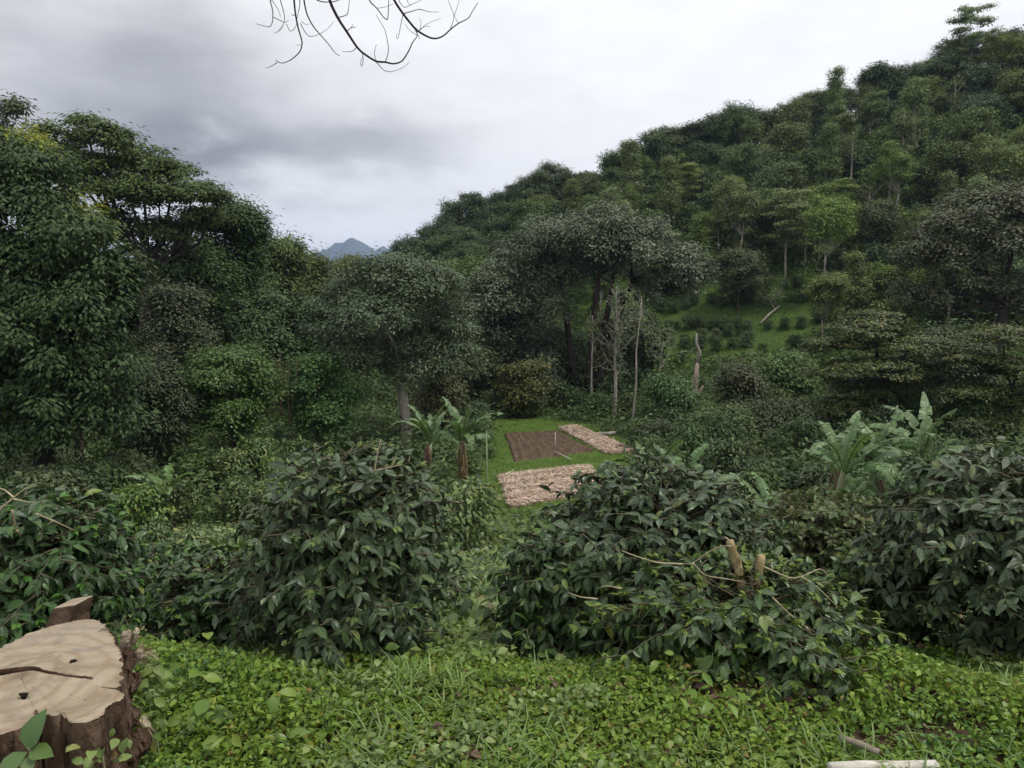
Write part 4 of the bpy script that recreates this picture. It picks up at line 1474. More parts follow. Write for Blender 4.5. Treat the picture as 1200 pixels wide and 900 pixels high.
scatter('tall_weeds', OVATE3 + [COFFEE3], [M['weed'], M['weed_bright']], sample(900, -2.6, 3.0, 1.9, 3.7, lambda x, y: fg_ok(x, y) & (patch(x * 1.7 + 4, y * 2.1) > .72) & ~((y < 2.75) & (x > .8))), lambda x, y:   .05 + .14 * patch(x, y), .04, lean=.9, flat=.5, nmats=[.5, .5], clump=5, cr=.03)
scatter('leaf_litter', OVATE, M['dry_leaf'], sample(150, -2.6, 3.4, 2.0, 3.6, lambda x, y: np.abs(x) < .8 * y), .05, .042, lean=.7)
lx, ly = at(905, 2.95) + rng.normal(0, .26, 300), 2.98 + rng.normal(0, .11, 300)
scatter('leaf_litter', OVATE + BLADE[:1], M['dry_leaf'], (lx, ly), .03, .07, lean=.6)


# the slope below: weeds between the bushes
def slope_ok(x, y):
    return (np.abs(x) < .8 * y + 1)


scatter('slope_weeds', OVATE[:2], [M['weed'], M['olive_weed'], M['weed_bright']], sample(26000, -10, 11, 4.5, 13, slope_ok, 1.0), lambda x, y: .1 + .35 * patch(x, y), .12, lean=.7, nmats=[.6, .2, .2])
scatter('slope_weeds', DIAMOND, [M['weed'], M['olive_weed'], M['undergrowth']], sample(42000, -24, 26, 12, 27, slope_ok), lambda x, y: .1 + .4 * patch(x * .6, y * .6) + .9 * sstep(2, 6, x) * patch(x * .5 + 1, y * .5), .2, lean=.8, nmats=[.45, .25, .3])


pa = np.array([pt(548, 765, 3.7), pt(552, 730, 4.6), pt(556, 700, 6.2), pt(560, 670, 8.6), pt(545, 640, 11.5)])
tt_ = rng.random(14000) * 4
px_ = np.interp(tt_, np.arange(5), pa[:, 0]) + rng.normal(0, 1, 14000) * np.interp(tt_, [0, 4], [.12, .5])
py_ = np.interp(tt_, np.arange(5), pa[:, 1]) + rng.normal(0, .25, 14000)
scatter('slope_weeds', OVATE3, [M['weed'], M['weed_bright']], (px_, py_), lambda x, y: .06 + .16 * patch(x, y), .055, lean=.8, nmats=[.2, .8])
scatter('slope_weeds', DIAMOND, M['weed_bright'], (lambda p_: (p_[0] + rng.normal(0, .9, 2600), p_[1] + rng.normal(0, 1.6, 2600)))(pt(242, 622, 13.5)), .22, .16, lean=.8)


# garden lawn
LAWN = px_poly(LAWN_PX)


def lawn_ok(x, y):
    b = in_poly(x, y, BED_FRONT) | in_poly(x, y, BED_SOIL) | in_poly(x, y, BED_SIDE)
    return ~b & in_poly(x, y, LAWN)


scatter('lawn_grass', BLADE, M['grass'], sample(70000, -5.5, 9, 20, 51, lawn_ok), .03, .19, lean=.7, upright=True)


# undergrowth beneath the trees: left bank, right hollow, hill
def ug_ok(x, y):
    u, v = proj(x, y, ht(x, y))
    lawn = in_poly(x, y, LAWN)
    clear = (u > 685) & (u < 965) & (v > 330) & (v < 425)
    return ~lawn & ~clear & (u > -80) & (u < 1280)


scatter('undergrowth', DIAMOND, M['undergrowth'], sample(6500, -34, 36, 25, 58, ug_ok), lambda x, y: .2 + 1.9 * patch(x * .35, y * .35), .3, lean=.9, clump=14, cr=.45)
scatter('undergrowth', DIAMOND, M['undergrowth'], sample(9500, -40, 96, 55, 114, ug_ok), lambda x, y: .4 + 2.4 * patch(x * .25, y * .25), .5, lean=.9, clump=13, cr=.7)


# grass of the clearing on the slope
def clear_ok(x, y):
    u, v = proj(x, y, ht(x, y))
    return (u > 670) & (u < 975) & (v > 320) & (v < 440)


scatter('clearing_grass', BLADE, [M['grass'], M['undergrowth'], M['weed']], sample(46000, 5, 36, 58, 86, clear_ok), lambda x, y: .05 + .12 * patch(x * .5, y * .5), .36, lean=.8, upright=True, nmats=[.9, .0, .1])

# reddish dry vines hanging between the two green trees
p = pt(322, 430, 35)
mb = MB()
for k in range(26):
    a = p + np.array([rng.normal(0, .5), rng.normal(0, .4), rng.uniform(-.3, .6)])
    zg = float(ht(a[0], a[1]))
    pts_ = [a, a + [rng.normal(0, .1), 0, -.9], [a[0] + rng.normal(0, .25), a[1], max(zg, a[2] - 2.6)]]
    mb.tube(pts_, [.02, .018, .012], 4, cap=False)
tag(mb.build('dry_vines', M['bark_red']), 'reddish dry vines hanging between the two rounded green trees', 'vine', kind='thing')


# ------------------------------------------------------------------ the tree stump
def stump_wood():
    m, nt, out = new_mat('sawn_wood')
    tc = nt.n('ShaderNodeTexCoord')
    wv = nt.n('ShaderNodeTexWave', wave_type='RINGS', rings_direction='Z')
    wv.inputs['Scale'].default_value = 4.2
    wv.inputs['Distortion'].default_value = 14
    wv.inputs['Detail'].default_value = 4
    wv.inputs['Detail Scale'].default_value = .45
    nt.l(tc.outputs['Object'], wv.inputs['Vector'])
    n1 = nt.noise(tc.outputs['Object'], 4.5, 6, .6, .8)
    n2 = nt.noise(tc.outputs['Object'], 45, 4, .6)
    c = nt.ramp(n1, [(.28, (.12, .09, .065)), (.4, (.235, .185, .125)), (.52, (.33, .27, .195)), (.62, (.25, .21, .16)), (.74, (.15, .13, .11))])
    c = nt.mix(nt.math('MULTIPLY', nt.math('POWER', wv.outputs['Fac'], 3), .5), c, (.2, .145, .09))
    n5 = nt.noise(tc.outputs['Object'], 1.6, 7, .7, 1.5)
    c = nt.mix(nt.ramp(n5, [(.5, (0, 0, 0)), (.62, (.55, .55, .55))]), c, (.17, .15, .13))
    c = nt.mix(nt.math('MULTIPLY', nt.ramp(n2, [(.55, (0, 0, 0)), (.75, (1, 1, 1))]), .35), c, (.3, .2, .13))
    bs = nt.n('ShaderNodeBsdfPrincipled')
    bs.inputs['Roughness'].default_value = .75
    bs.inputs['Specular IOR Level'].default_value = .25
    nt.l(c, bs.inputs['Base Color'])
    mp = nt.n('ShaderNodeMapping')
    mp.inputs['Rotation'].default_value = (0, 0, .5)
    mp.inputs['Scale'].default_value = (6, 90, 6)
    nt.l(tc.outputs['Object'], mp.inputs[0])
    saw = nt.noise(mp.outputs[0], 1.0, 3, .6)
    b = nt.n('ShaderNodeBump')
    b.inputs['Strength'].default_value = .8
    b.inputs['Distance'].default_value = .008
    nt.l(nt.math('ADD', saw, nt.math('MULTIPLY', n2, .6)), b.inputs['Height'])
    nt.l(b.outputs[0], bs.inputs['Normal'])
    nt.l(bs.outputs[0], out.inputs[0])
    return m


M['wood'] = stump_wood()
M['stump_bark'] = noise_mat('rough_stump_bark', [(.28, (.035, .022, .016)), (.5, (.12, .075, .05)), (.66, (.22, .15, .11)), (.8, (.34, .27, .2))], 14, .92, 1.0, .03, (1, 1, .5), 8)
ZT = .36


def build_stump():
    px = [(-40, 775), (0, 759), (33, 745), (55, 737), (77, 730), (92, 726), (105, 725), (115, 727), (123, 731), (130, 738), (135, 746), (138, 754), (141, 768), (143, 780), (142, 793), (140, 804),
          (130, 806), (117, 808), (109, 815), (103, 822), (113, 818), (128, 810), (140, 808), (145, 813), (141, 820), (129, 824), (126, 829), (122, 837), (113, 843), (98, 846), (86, 845), (77, 840), (73, 832),
          (64, 836), (52, 835), (42, 830), (44, 838), (42, 844), (26, 851), (0, 859), (-40, 866), (-95, 850), (-120, 815), (-90, 785)]
    P = np.array([pz(u, v, ZT)[:2] for u, v in px])
    # resample the closed outline
    Q = np.vstack([P, P[:1]])
    seg = np.concatenate([[0], np.cumsum(np.linalg.norm(np.diff(Q, axis=0), axis=1))])
    n = 420
    s = np.linspace(0, seg[-1], n, endpoint=False)
    O = np.stack([np.interp(s, seg, Q[:, i]) for i in range(2)], 1)
    for _ in range(2):
        O = (np.roll(O, 1, 0) + 2 * O + np.roll(O, -1, 0)) / 4
    rag = rng.normal(0, .004, (n, 2))
    rag = (rag + np.roll(rag, 1, 0) + np.roll(rag, 2, 0)) / 1.7
    cen = pz(25, 795, ZT)[:2]
    root = empty('tree_stump', (cen[0], cen[1], 0))
    O = O - cen
    rings = 70
    fr = np.linspace(1, 0, rings, endpoint=False)
    crack = np.array([pz(u, v, ZT)[:2] - cen for u, v in ((-60, 790), (0, 788), (22, 785), (40, 784), (58, 790), (80, 794), (108, 797))])
    crack2 = np.array([pz(u, v, ZT)[:2] - cen for u, v in ((116, 808), (108, 815), (102, 822), (97, 812))])
    hole = pz(86, 777, ZT)[:2] - cen
    hole2 = pz(28, 816, ZT)[:2] - cen

    def dist(pl, X):
        d = np.full(len(X), 9.0)
        for a, b in zip(pl[:-1], pl[1:]):
            t = np.clip(((X - a) @ (b - a)) / np.dot(b - a, b - a), 0, 1)
            d = np.minimum(d, np.linalg.norm(X - (a + t[:, None] * (b - a)), axis=1))
        return d
    V, F = [], []
    for k, f in enumerate(fr):
        X = O * f + rag * max(0, (f - .9) / .1)
        z = np.full(n, ZT) + .01 * np.sin(X[:, 0] * 9) * np.sin(X[:, 1] * 11 + 1) + rng.normal(0, .0006, n)
        z -= .006 * np.exp(-(dist(crack, X) / .006) ** 2)
        z -= .05 * np.exp(-(np.linalg.norm(X - hole, axis=1) / .011) ** 4)
        z -= .02 * np.exp(-(np.linalg.norm((X - hole2) * [.7, 1.6], axis=1) / .012) ** 2)
        z -= .004 * (f > .985)
        V.append(np.concatenate([X, z[:, None]], 1))
    V.append(np.array([[0, 0, ZT]]))
    j = np.arange(n)
    jn = (j + 1) % n
    for k in range(rings - 1):
        F.append(np.stack([k * n + j, k * n + jn, (k + 1) * n + jn, (k + 1) * n + j], 1))
    e = (rings - 1) * n
    F.append(np.stack([e + j, e + jn, np.full(n, rings * n), np.full(n, rings * n)], 1))
    F = np.concatenate(F)[:, ::1]
    mb = MB()
    mb.add(np.concatenate(V), F)
    mb.build('sawn_top', M['wood'], root)
    # crack and knot holes in dark colours, painting the shade of their depth
    for cr_, w_ in ((crack, .0011),):
        tt = np.linspace(0, len(cr_) - 1, 40)
        C_ = np.stack([np.interp(tt, np.arange(len(cr_)), cr_[:, k]) for k in range(2)], 1) + rng.normal(0, .0015, (40, 2))
        T_ = norm(np.gradient(C_, axis=0))
        Nn = np.stack([-T_[:, 1], T_[:, 0]], 1)
        ww = w_ * np.sin(PI * np.linspace(.03, .97, 40)) * rng.uniform(.6, 1.2, 40)
        zz = np.full((40, 1), ZT + .0105)
        mb = MB()
        mb.add(np.concatenate([np.concatenate([C_ + Nn * ww[:, None], zz], 1), np.concatenate([C_ - Nn * ww[:, None], zz], 1), np.concatenate([C_, zz - .03], 1)]),
               [(k, k + 1, 81 + k, 80 + k) for k in range(39)] + [(80 + k, 81 + k, 41 + k, 40 + k) for k in range(39)])
        mb.build('crack', M['stump_bark'], root)
    th_ = np.linspace(0, 2 * PI, 14, endpoint=False)
    for hc_, ra, rb in ((hole, .012, .009), (hole2, .016, .006)):
        mb = MB()
        ringp = np.stack([hc_[0] + ra * np.cos(th_) * rng.uniform(.8, 1.15, 14), hc_[1] + rb * np.sin(th_) * rng.uniform(.8, 1.15, 14), np.full(14, ZT + .0105)], 1)
        mb.add(np.concatenate([ringp, [[hc_[0], hc_[1], ZT - .02]]]), [(k, (k + 1) % 14, 14, 14) for k in range(14)])
        mb.build('knot_hole', M['bark_dark'], root)
    # bark side
    mb = MB()
    nd = 26
    rows = []
    ang = np.arctan2(O[:, 1], O[:, 0])
    Lr = np.linalg.norm(O, axis=1)
    sm = O.copy()
    for _ in range(60):
        sm = (np.roll(sm, 2, 0) + sm + np.roll(sm, -2, 0)) / 3
    for k in range(nd):
        t = k / (nd - 1)
        X = (O + rag) * (1 - t) + sm * t
        fl = 1 + .012 * (t > 0) + .18 * t ** 2
        fl = fl + .05 * np.sin(ang * 9 + 1) * t + .03 * np.sin(ang * 31 + 3 * t + 2 * np.sin(9 * t)) * min(1, 5 * t) + .02 * np.sin(ang * 17 - 11 * t) * min(1, 5 * t) + rng.normal(0, .013, n) * min(1, 6 * t)
        X = X * fl[:, None]
        z = ZT - .001 - t * (ZT + .35) + (rng.normal(0, .004, n) if 0 < k else -.003)
        rows.append(np.concatenate([X, np.broadcast_to(z, (n,))[:, None]], 1))
    Fs = []
    for k in range(nd - 1):
        Fs.append(np.stack([k * n + jn, k * n + j, (k + 1) * n + j, (k + 1) * n + jn], 1))
    mb.add(np.concatenate(rows), np.concatenate(Fs))
    mb.build('bark', M['stump_bark'], root)
    # short slab standing behind
    mb = MB()
    oc = np.array([cen[0], cen[1], 0])
    bl = [pt(52, 737, 2.96), pt(83, 728, 2.96), pt(88, 709, 2.96), pt(62, 713, 2.96)]
    bot = [p_ + np.array([0, 0, -.35]) for p_ in bl[:2]]
    front = [bot[0], bot[1], bl[1], bl[2], bl[3], bl[0]]
    back = [p_ + np.array([.03, .09, .006]) for p_ in front]
    V = np.array(front + back) - oc
    F = [(0, 1, 2, 5), (5, 2, 3, 4), (7, 6, 11, 8), (8, 11, 10, 9), (1, 7, 8, 2), (2, 8, 9, 3), (4, 10, 11, 5), (5, 11, 6, 0), (3, 9, 10, 4)]
    mb.add(V, F, mi=0)
    o = mb.build('side_stub', [M['stump_bark'], M['wood']], root, smooth=False)
    o.data.polygons[8].material_index = 1
    bv = o.modifiers.new('bevel', 'BEVEL')
    bv.width = .004
    bv.segments = 2
    # splintered wood at the right edge
    import bmesh
    for (u, v, D, sx, sz, lean, mat) in ((147, 752, 2.66, .022, .07, .25, 'wood'), (156, 748, 2.68, .018, .06, .5, 'twig_pale'), (150, 775, 2.62, .03, .08, .15, 'stump_bark'), (161, 772, 2.64, .022, .06, .35, 'wood'),
                                        (147, 800, 2.56, .03, .08, .1, 'stump_bark'), (157, 800, 2.58, .025, .06, .3, 'stump_bark'), (142, 835, 2.46, .035, .09, .1, 'stump_bark'), (158, 838, 2.46, .03, .07, .2, 'stump_bark'),
                                        (172, 852, 2.48, .018, .06, -.4, 'twig_pale'), (166, 870, 2.42, .035, .07, .1, 'stump_bark'), (150, 880, 2.36, .045, .09, 0, 'stump_bark')):
        bm = bmesh.new()
        c = pt(u, v, D) - oc
        for q in range(16):
            p_ = norm(rng.normal(0, 1, 3)) * np.array([sx, sx * .9, sz * rng.uniform(.6, 1)])
            p_[0] += lean * p_[2]
            bm.verts.new(c + p_)
        r_ = bmesh.ops.convex_hull(bm, input=bm.verts[:])
        bmesh.ops.delete(bm, geom=[g_ for g_ in r_['geom_interior'] if isinstance(g_, bmesh.types.BMVert)], context='VERTS')
        bmesh.ops.subdivide_edges(bm, edges=bm.edges[:], cuts=2, use_grid_fill=True)
        for w_ in bm.verts:
            w_.co += Vector(rng.normal(0, .0035, 3))
        me = bpy.data.meshes.new('splinter')
        bm.to_mesh(me)
        bm.free()
        me.materials.append(M[mat])
        o = bpy.data.objects.new('splinter', me)
        COL.objects.link(o)
        o.parent = root
    tag(root, 'big freshly sawn tree stump with a cracked pale top and rough bark', 'stump')
    # crumbly rotten wood beside it
    return cen


cen = build_stump()


# ------------------------------------------------------------------ small plants
def seedling(name, label, stem_px, leaves, D, mat='weed_bright', tpl=None, cat='plant', stem_mat='pole', r=.003):
    b = pt(stem_px[0][0], stem_px[0][1], D)
    b[2] = min(b[2], float(ht(b[0], D)) + .25)
    root = empty(name, b)
    mb = MB()
    px_tube(mb, stem_px, D, r, r * .6, 5, b)
    mb.build('stem', M[stem_mat], root)
    for (u, v, du, dv, L, tow) in leaves:
        mb = MB()
        o = pt(u, v, D)
        d = pt(u + du, v + dv, D - .15 * tow) - o
        put_leaves(mb, tpl or OVATE[:2], np.array([o - b]), np.array([d]), np.array([(0, -.55, 1.0)]), np.array([L]))
        mb.build('leaf', M[mat], root)
    return tag(root, label, cat)


seedling('seedling', 'broad leaved green seedling in front of the stump bark', [(42, 950), (40, 905), (36, 880), (33, 876)],
         [(33, 879, 8, -38, .115, -.1), (35, 880, 30, 4, .085, .2), (32, 881, -30, 24, .1, .3), (36, 885, -6, 30, .07, .6)], 1.95, 'tree_green')
seedling('seedling', 'tall thin weed stalk in front of the lone large coffee bush', [(366, 825), (370, 790), (373, 762), (370, 757)],
         [(373, 764, -12, 6, .03, .2), (370, 790, 14, 6, .04, .2), (368, 800, -14, 4, .05, .3)], 3.35, 'weed')
seedling('seedling', 'leafy stalk with pale leaves left of the thin weed stalk', [(345, 830), (352, 805), (356, 795)],
         [(356, 796, 18, 4, .09, .2), (354, 797, -16, 4, .08, .3), (351, 808, 14, 8, .07, .3), (357, 795, 2, -10, .05, 0)], 3.2, 'weed_bright')
seedling('seedling', 'large pale broad leaf weed near the stump on the ground cover', [(235, 872), (240, 850), (244, 842)],
         [(244, 842, 30, -8, .15, .5), (242, 846, -28, 8, .12, .5), (240, 852, 20, 22, .11, .7), (243, 842, -6, -20, .09, .1)], 2.75, 'tree_green', COFFEE[:2])
seedling('seedling', 'lance leaved seedling low in the middle of the ground cover', [(335, 890), (336, 870), (337, 860)],
         [(337, 862, 28, -8, .11, .3), (337, 864, -28, 2, .1, .3), (336, 868, 22, 12, .1, .5), (336, 868, -18, 14, .09, .5)], 2.6, 'weed_bright', COFFEE[:2])
seedling('seedling', 'upright lance leaf sprouting from the ground cover below the pruned bush', [(800, 900), (802, 885), (804, 875)],
         [(802, 888, 10, -36, .13, .1), (800, 892, -8, -24, .09, .2)], 2.62, 'weed_bright', COFFEE[:1])
seedling('seedling', 'big hanging leaves sprouting at the foot of the pruned bush', [(838, 830), (838, 800), (835, 765)],
         [(835, 770, -8, 36, .16, .2), (838, 772, 10, 34, .15, .3), (836, 768, -20, 20, .12, .3)], 3.1, 'tree_green', COFFEE[1:3])
# dry fern by the stump
p = pt(160, 775, 2.75)
root = empty('dry_fern', p)
for k, (du, dv) in enumerate(((26, -2), (24, 10), (16, 14), (20, -10))):
    mb = MB()
    e = pt(160 + du, 775 + dv, 2.62) - p
    n = 14
    P = np.array([e * t + np.array([0, 0, .03 * math.sin(PI * t)]) for t in np.linspace(0, 1, n)])
    mb.tube(P, np.linspace(.0025, .001, n), 4)
    sd = norm(np.cross(e, [0, -.5, 1.0]))
    for sg in (-1, 1):
        put_leaves(mb, BLADE[:1], P[2:], np.tile(norm(e) * .5 + sd * sg, (n - 2, 1)), np.tile([0, -.4, 1.0], (n - 2, 1)), .035 * np.linspace(1.1, .4, n - 2))
    mb.build('frond', M['dry_leaf'] if k else M['straw'], root)
tag(root, 'small dry brown fern at the right edge of the stump', 'fern')

# small fern-like climbing weeds over the stump's right side
for (u, v, D, sc, lab) in ((134, 742, 2.75, .06, 'fresh green leaves growing over the splintered edge of the stump'), (131, 778, 2.64, .05, 'small dark leaves clinging to the right of the sawn top')):
    p = pt(u, v, D)
    root = empty('weed', p)
    mb = MB()
    m = 9
    put_leaves(mb, OVATE, rng.normal(0, .014, (m, 3)), rng.normal(0, 1, (m, 3)) + [0, -.5, .1], np.tile([0, -.3, 1.0], (m, 1)) + rng.normal(0, .3, (m, 3)), sc * rng.uniform(.7, 1.2, m))
    mb.build('foliage', M['tree_green'], root)
    mb = MB()
    mb.tube([(0, .01, -.12), (0, 0, 0)], [.003, .002], 4)
    mb.build('stem', M['pole'], root)
    tag(root, lab, 'weed')

for (u, v, D, L, lab) in ((172, 800, 2.7, .06, 'leafy weed at the right foot of the stump, under the dry fern'), (182, 845, 2.5, .055, 'leafy weed beside the rotten bark at the right of the stump'), (120, 880, 2.1, .05, 'small weed in front of the stump bark, right of the broad leaved seedling')):
    p = pt(u, v, D)
    root = empty('weed', p)
    mb = MB()
    m = 26
    O_ = rng.normal(0, .035, (m, 3))
    put_leaves(mb, OVATE, O_, rng.normal(0, 1, (m, 3)) + [0, -.4, .0], np.tile([0, -.35, 1.0], (m, 1)) + rng.normal(0, .3, (m, 3)), L * rng.uniform(.5, 1.1, m))
    mb.build('foliage', M['weed'], root)
    mb = MB()
    mb.tube([(0, .01, -.25), (.005, 0, -.1), (0, 0, 0)], [.003, .0025, .002], 4)
    mb.build('stem', M['pole'], root)
    tag(root, lab, 'weed')

# sticks on the ground at lower right
mb = MB()
a, b = pt(972, 899, 2.40), pt(1098, 895, 2.46)
g = lambda q, dz: np.array([q[0], q[1], float(ht(q[0], q[1])) + dz])
mb.tube([g(a, .05), g(a * .7 + b * .3, .052), g(a * .35 + b * .65, .048), g(b, .046)], [.018, .02, .019, .017], 12, jitter=.05)
tag(mb.build('fallen_branch', M['birch']), 'white barked stick lying in the grass at the bottom edge', 'stick')
mb = MB()
a, b = pt(984, 868, 2.62), pt(1030, 882, 2.52)
mb.tube([g(a, .06), g((a + b) / 2, .065), g(b, .06)], [.011, .013, .012], 8, jitter=.1)
tag(mb.build('fallen_branch', M['stick']), 'short grey brown stick just above the white barked one', 'stick')
mb = MB()
a, b = pt(1010, 800, 3.05), pt(1045, 788, 3.15)
mb.tube([g(a, .1), g(b, .08)], [.005, .004], 5)
tag(mb.build('fallen_branch', M['stick']), 'thin grey twig in the grass right of the pruned bush', 'stick')

# ------------------------------------------------------------------ bare twigs hanging in from above
Z1 = 260 / 1200.0
polys = [
    ([(330, -420), (360, -180), (395, 0), (440, 95), (490, 170), (545, 255), (575, 285), (650, 335), (700, 335), (740, 347), (790, 335), (830, 270), (845, 230), (875, 195), (865, 150)], .0085, .0017, 3.2),
    ([(560, -420), (690, -130), (745, 0), (795, 75), (855, 150), (885, 175), (940, 205), (975, 210), (1015, 195), (1050, 160), (1095, 125), (1150, 100), (1165, 70), (1200, 15)], .0075, .0016, 3.35),
    ([(220, -420), (205, -120), (205, 0), (215, 90), (230, 160), (252, 230), (240, 280), (190, 325), (140, 345), (105, 325)], .005, .0015, 3.1),
    ([(115, 338), (85, 358), (55, 368)], .0018, .001, 3.1),
    ([(270, -420), (255, -120), (258, 0), (275, 80), (310, 145), (345, 185), (390, 235), (430, 290), (455, 303)], .0045, .0014, 3.3),
    ([(40, -300), (75, 0), (92, 60), (90, 120), (75, 150), (0, 128)], .003, .0012, 3.2), ([(90, 90), (157, 125), (175, 110)], .0018, .001, 3.2),
    ([(110, -200), (130, 0), (150, 60), (157, 120), (120, 170)], .0025, .0011, 3.25), ([(85, 0), (120, 50), (133, 90)], .0018, .001, 3.25), ([(165, 130), (185, 175), (215, 150), (222, 110)], .0016, .001, 3.15),
    ([(560, -200), (605, 0), (655, 45), (690, 95), (712, 110), (716, 60), (718, 0), (720, -60)], .0035, .0014, 3.3), ([(655, 45), (700, 38), (745, 20)], .0014, .0009, 3.3),
    ([(440, 95), (465, 90), (495, 80), (502, 40), (507, -30)], .0025, .0013, 3.2), ([(490, 170), (515, 150), (540, 145)], .0022, .0012, 3.2), ([(515, 150), (525, 130)], .0018, .001, 3.2),
    ([(545, 255), (530, 272), (510, 280), (467, 280)], .002, .0011, 3.2), ([(575, 285), (580, 320), (576, 355), (566, 358), (566, 335), (574, 310)], .0017, .0011, 3.2),
    ([(650, 335), (641, 300), (642, 270), (652, 240)], .0018, .001, 3.22), ([(700, 335), (712, 300), (718, 265), (710, 215), (698, 160), (670, 115), (650, 80)], .0022, .001, 3.22),
    ([(650, 335), (680, 370), (700, 385), (730, 390), (800, 365), (830, 335)], .0019, .0009, 3.2), ([(795, 75), (840, 62), (885, 48), (930, 64), (990, 65)], .0026, .0009, 3.35),
    ([(795, 75), (782, 140), (770, 205), (760, 212), (762, 180)], .0018, .001, 3.35), ([(760, -60), (770, 0), (800, 45), (840, 25), (895, 0)], .0022, .001, 3.3), ([(815, -30), (822, 20), (840, 25)], .0016, .001, 3.3),
    ([(855, 150), (870, 180), (888, 212)], .0022, .001, 3.35), ([(885, 165), (910, 140), (945, 118), (1000, 100)], .0016, .0008, 3.35), ([(885, 160), (915, 142), (942, 144)], .0014, .0008, 3.35), ([(885, 165), (895, 120), (880, 95)], .0014, .0008, 3.35),
    ([(870, 190), (830, 165), (805, 130)], .0014, .0008, 3.33), ([(1050, 160), (1065, 120), (1072, 85), (1055, 40), (1030, -20)], .0019, .0009, 3.35), ([(1072, 85), (1088, 40), (1103, -10)], .0016, .0009, 3.35), ([(1095, 125), (1080, 100), (1072, 85)], .0015, .001, 3.35),
    ([(240, -60), (340, 8), (385, 12), (440, 6), (480, -20)], .0028, .0018, 3.2), ([(225, -60), (240, 20), (228, 70), (220, 110)], .0022, .001, 3.15), ([(240, 125), (265, 175), (290, 200), (340, 188), (390, 155), (420, 118)], .0019, .0009, 3.25),
    ([(245, 115), (270, 135), (295, 128)], .0014, .0008, 3.25), ([(195, 80), (215, 85)], .002, .001, 3.1), ([(220, 245), (248, 242)], .0012, .0008, 3.1), ([(100, 180), (130, 165), (150, 140)], .0012, .0007, 3.2)]
mb = MB()
for pxs, r0, r1, D in polys:
    px_tube(mb, [(300 + a * Z1, b * Z1) for a, b in pxs], D, r0 * .9, r1 * .9, 6, dd=.12)
# the limb they hang from, running up and back over the viewer
lim = [pt(380, -95, 3.25), pt(350, -150, 2.9), pt(280, -260, 2.2)]
mb.tube([pt(470, -92, 3.35), pt(425, -90, 3.3), lim[0], lim[1], lim[2], np.array([-2.2, .2, 4.2]), np.array([-3.2, -2.2, 5.0])], [.008, .012, .018, .026, .04, .06, .09], 8)
tag(mb.build('hanging_branch', M['twig_dark']), 'bare dark twigs of an overhead branch hanging against the cloudy sky', 'branch')

# ------------------------------------------------------------------ air
HAZE = True
if HAZE:
    m, nt, out = new_mat('haze_air')
    pv = nt.n('ShaderNodeVolumePrincipled')
    pv.inputs['Color'].default_value = (.5, .64, 1.0, 1)
    pv.inputs['Density'].default_value = .00017
    pv.inputs['Anisotropy'].default_value = .1
    nt.l(pv.outputs[0], out.inputs['Volume'])
    mb = MB()
    x0, x1, y0, y1, z0, z1 = -7000, 7000, -80, 7000, -30, 345
    V = [(x, y, z) for z in (z0, z1) for y in (y0, y1) for x in (x0, x1)]
    mb.add(V, [(0, 2, 3, 1), (4, 5, 7, 6), (0, 1, 5, 4), (2, 6, 7, 3), (0, 4, 6, 2), (1, 3, 7, 5)])
    tag(mb.build('haze', m, smooth=False), kind='stuff')

# ------------------------------------------------------------------ light
SUN_EL, SUN_AZ = 64.0, 100.0          # azimuth measured from +Y (ahead) towards +X
world = bpy.data.worlds.new('World')
scene.world = world
world.use_nodes = True
wt = world.node_tree
wt.nodes.clear()
nt = NT(wt)
wo = nt.n('ShaderNodeOutputWorld')
bg = nt.n('ShaderNodeBackground')
bg.inputs['Strength'].default_value = .1
sky = nt.n('ShaderNodeTexSky', sky_type='NISHITA')
sky.sun_disc = False
sky.sun_elevation = math.radians(SUN_EL)
sky.sun_rotation = math.radians(SUN_AZ)
tc = nt.n('ShaderNodeTexCoord')
# direction warped by noise, then azimuth / elevation in degrees
nz = nt.n('ShaderNodeTexNoise')
nz.inputs['Scale'].default_value = 3.2
nz.inputs['Detail'].default_value = 7
nz.inputs['Roughness'].default_value = .55
mp = nt.n('ShaderNodeMapping')
mp.inputs['Scale'].default_value = (1, 1, 2.6)
nt.l(tc.outputs['Generated'], mp.inputs[0])
nt.l(mp.outputs[0], nz.inputs['Vector'])
vm = nt.n('ShaderNodeVectorMath', operation='SUBTRACT')
nt.l(nz.outputs['Color'], vm.inputs[0])
vm.inputs[1].default_value = (.5, .5, .5)
vs = nt.n('ShaderNodeVectorMath', operation='MULTIPLY')
nt.l(vm.outputs[0], vs.inputs[0])
vs.inputs[1].default_value = (.42, .42, .22)
va = nt.n('ShaderNodeVectorMath', operation='ADD')
nt.l(tc.outputs['Generated'], va.inputs[0])
nt.l(vs.outputs[0], va.inputs[1])
vn = nt.n('ShaderNodeVectorMath', operation='NORMALIZE')
nt.l(va.outputs[0], vn.inputs[0])
sep = nt.n('ShaderNodeSeparateXYZ')
nt.l(vn.outputs[0], sep.inputs[0])
azm = nt.math('MULTIPLY', nt.math('ARCTAN2', sep.outputs[0], sep.outputs[1]), 180 / PI)
elv = nt.math('MULTIPLY', nt.math('ARCSINE', sep.outputs[2]), 180 / PI)


def blob(a0, e0, sa, se, amp):
    da = nt.math('DIVIDE', nt.math('SUBTRACT', azm, a0), sa)
    de = nt.math('DIVIDE', nt.math('SUBTRACT', elv, e0), se)
    r = nt.math('ADD', nt.math('MULTIPLY', da, da), nt.math('MULTIPLY', de, de))
    return nt.math('MULTIPLY', nt.math('EXPONENT', nt.math('MULTIPLY', r, -1)), amp)


def px_ae(u, v):
    p = pt(u, v, 100) - np.array([0, 0, EYE])
    return math.degrees(math.atan2(p[0], p[1])), math.degrees(math.atan2(p[2], math.hypot(p[0], p[1])))


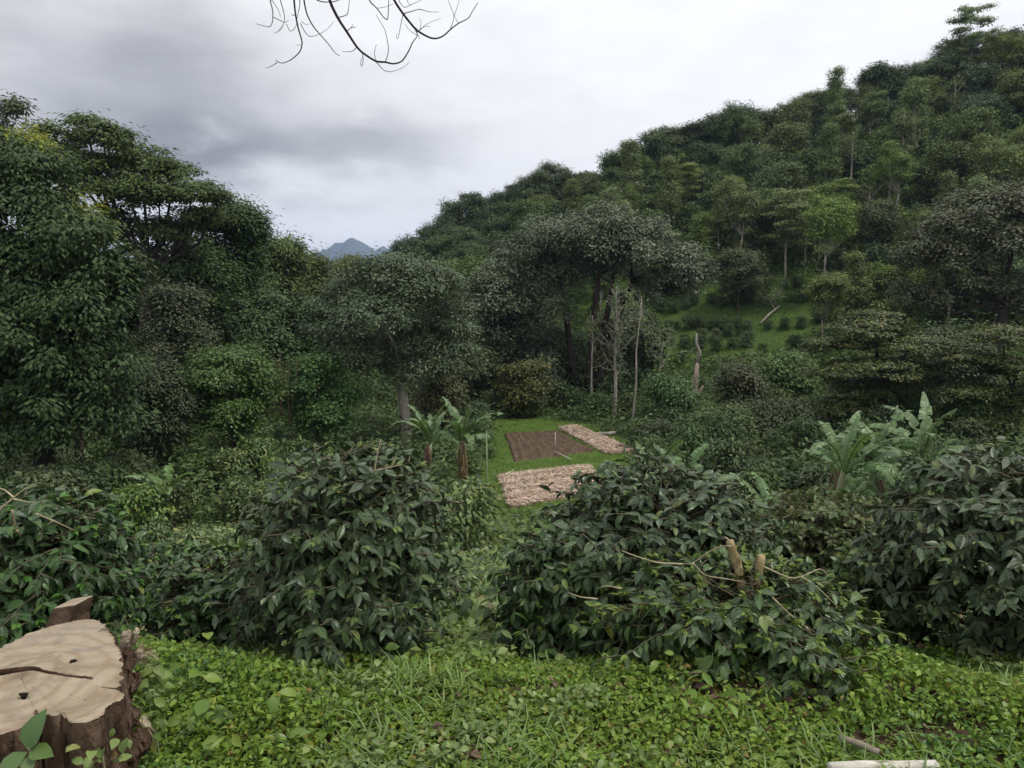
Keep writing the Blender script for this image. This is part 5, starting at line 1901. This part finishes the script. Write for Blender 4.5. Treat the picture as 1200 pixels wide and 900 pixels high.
tot = None
for (u, v, su, sv, amp) in ((60, 60, 16, 7, -.34), (330, 195, 14, 3.0, -.3), (150, 190, 9, 3.0, -.24), (480, 195, 7, 2.0, -.16), (215, 100, 9, 5, -.2), (228, 167, 2.0, .9, .2), (330, 245, 10, 2.2, .06), (520, 130, 8, 4, -.05)):
    a0, e0 = px_ae(u, v)
    b = blob(a0, e0, su, sv, amp)
    tot = b if tot is None else nt.math('ADD', tot, b)
fine = nt.noise(mp.outputs[0], 7.5, 6, .55, .3)
val = nt.math('ADD', nt.math('ADD', tot, .90), nt.math('MULTIPLY', nt.math('SUBTRACT', fine, .5), .26))
val = nt.math('MINIMUM', nt.math('MAXIMUM', val, .25), .98)
CLOUD = 10.7
cc = nt.ramp(val, [(0, (.0, .0, .0)), (.45, (.437, .434, .438)), (.75, (.762, .758, .757)), (1, (1.0, 1.0, 1.0))])
vm2 = nt.n('ShaderNodeVectorMath', operation='SCALE')
nt.l(cc, vm2.inputs[0])
vm2.inputs['Scale'].default_value = CLOUD
mixw = nt.mix(.95, sky.outputs[0], vm2.outputs[0])
nt.l(mixw, bg.inputs[0])
nt.l(bg.outputs[0], wo.inputs[0])

sun = bpy.data.lights.new('sun', 'SUN')
sun.energy = 2.3
sun.angle = math.radians(10)
sun.color = (1, .95, .86)
so = bpy.data.objects.new('sun', sun)
e, a = math.radians(SUN_EL), math.radians(SUN_AZ)
d = Vector((math.cos(e) * math.sin(a), math.cos(e) * math.cos(a), math.sin(e)))
so.rotation_euler = d.to_track_quat('Z', 'Y').to_euler()
so.location = d * 150
COL.objects.link(so)

# ------------------------------------------------------------------ camera and render settings
cam = bpy.data.cameras.new('camera')
cam.sensor_fit = 'HORIZONTAL'
cam.angle = 2 * math.atan(600 / F_PX)
cam.clip_start = .05
cam.clip_end = 20000
co = bpy.data.objects.new('camera', cam)
co.location = (0, 0, EYE)
co.rotation_euler = (PI / 2 + PITCH, 0, 0)
COL.objects.link(co)
scene.camera = co
vs_ = scene.view_settings
vs_.view_transform = 'Standard'
vs_.look = 'None'
vs_.exposure = 0.2
vs_.gamma = 1.0
vs_.use_curve_mapping = False
cy = scene.cycles
cy.max_bounces = 6
cy.diffuse_bounces = 2
cy.glossy_bounces = 2
cy.transmission_bounces = 3
cy.volume_bounces = 0
cy.transparent_max_bounces = 4
cy.use_denoising = True
cy.use_adaptive_sampling = True
cy.adaptive_threshold = .02
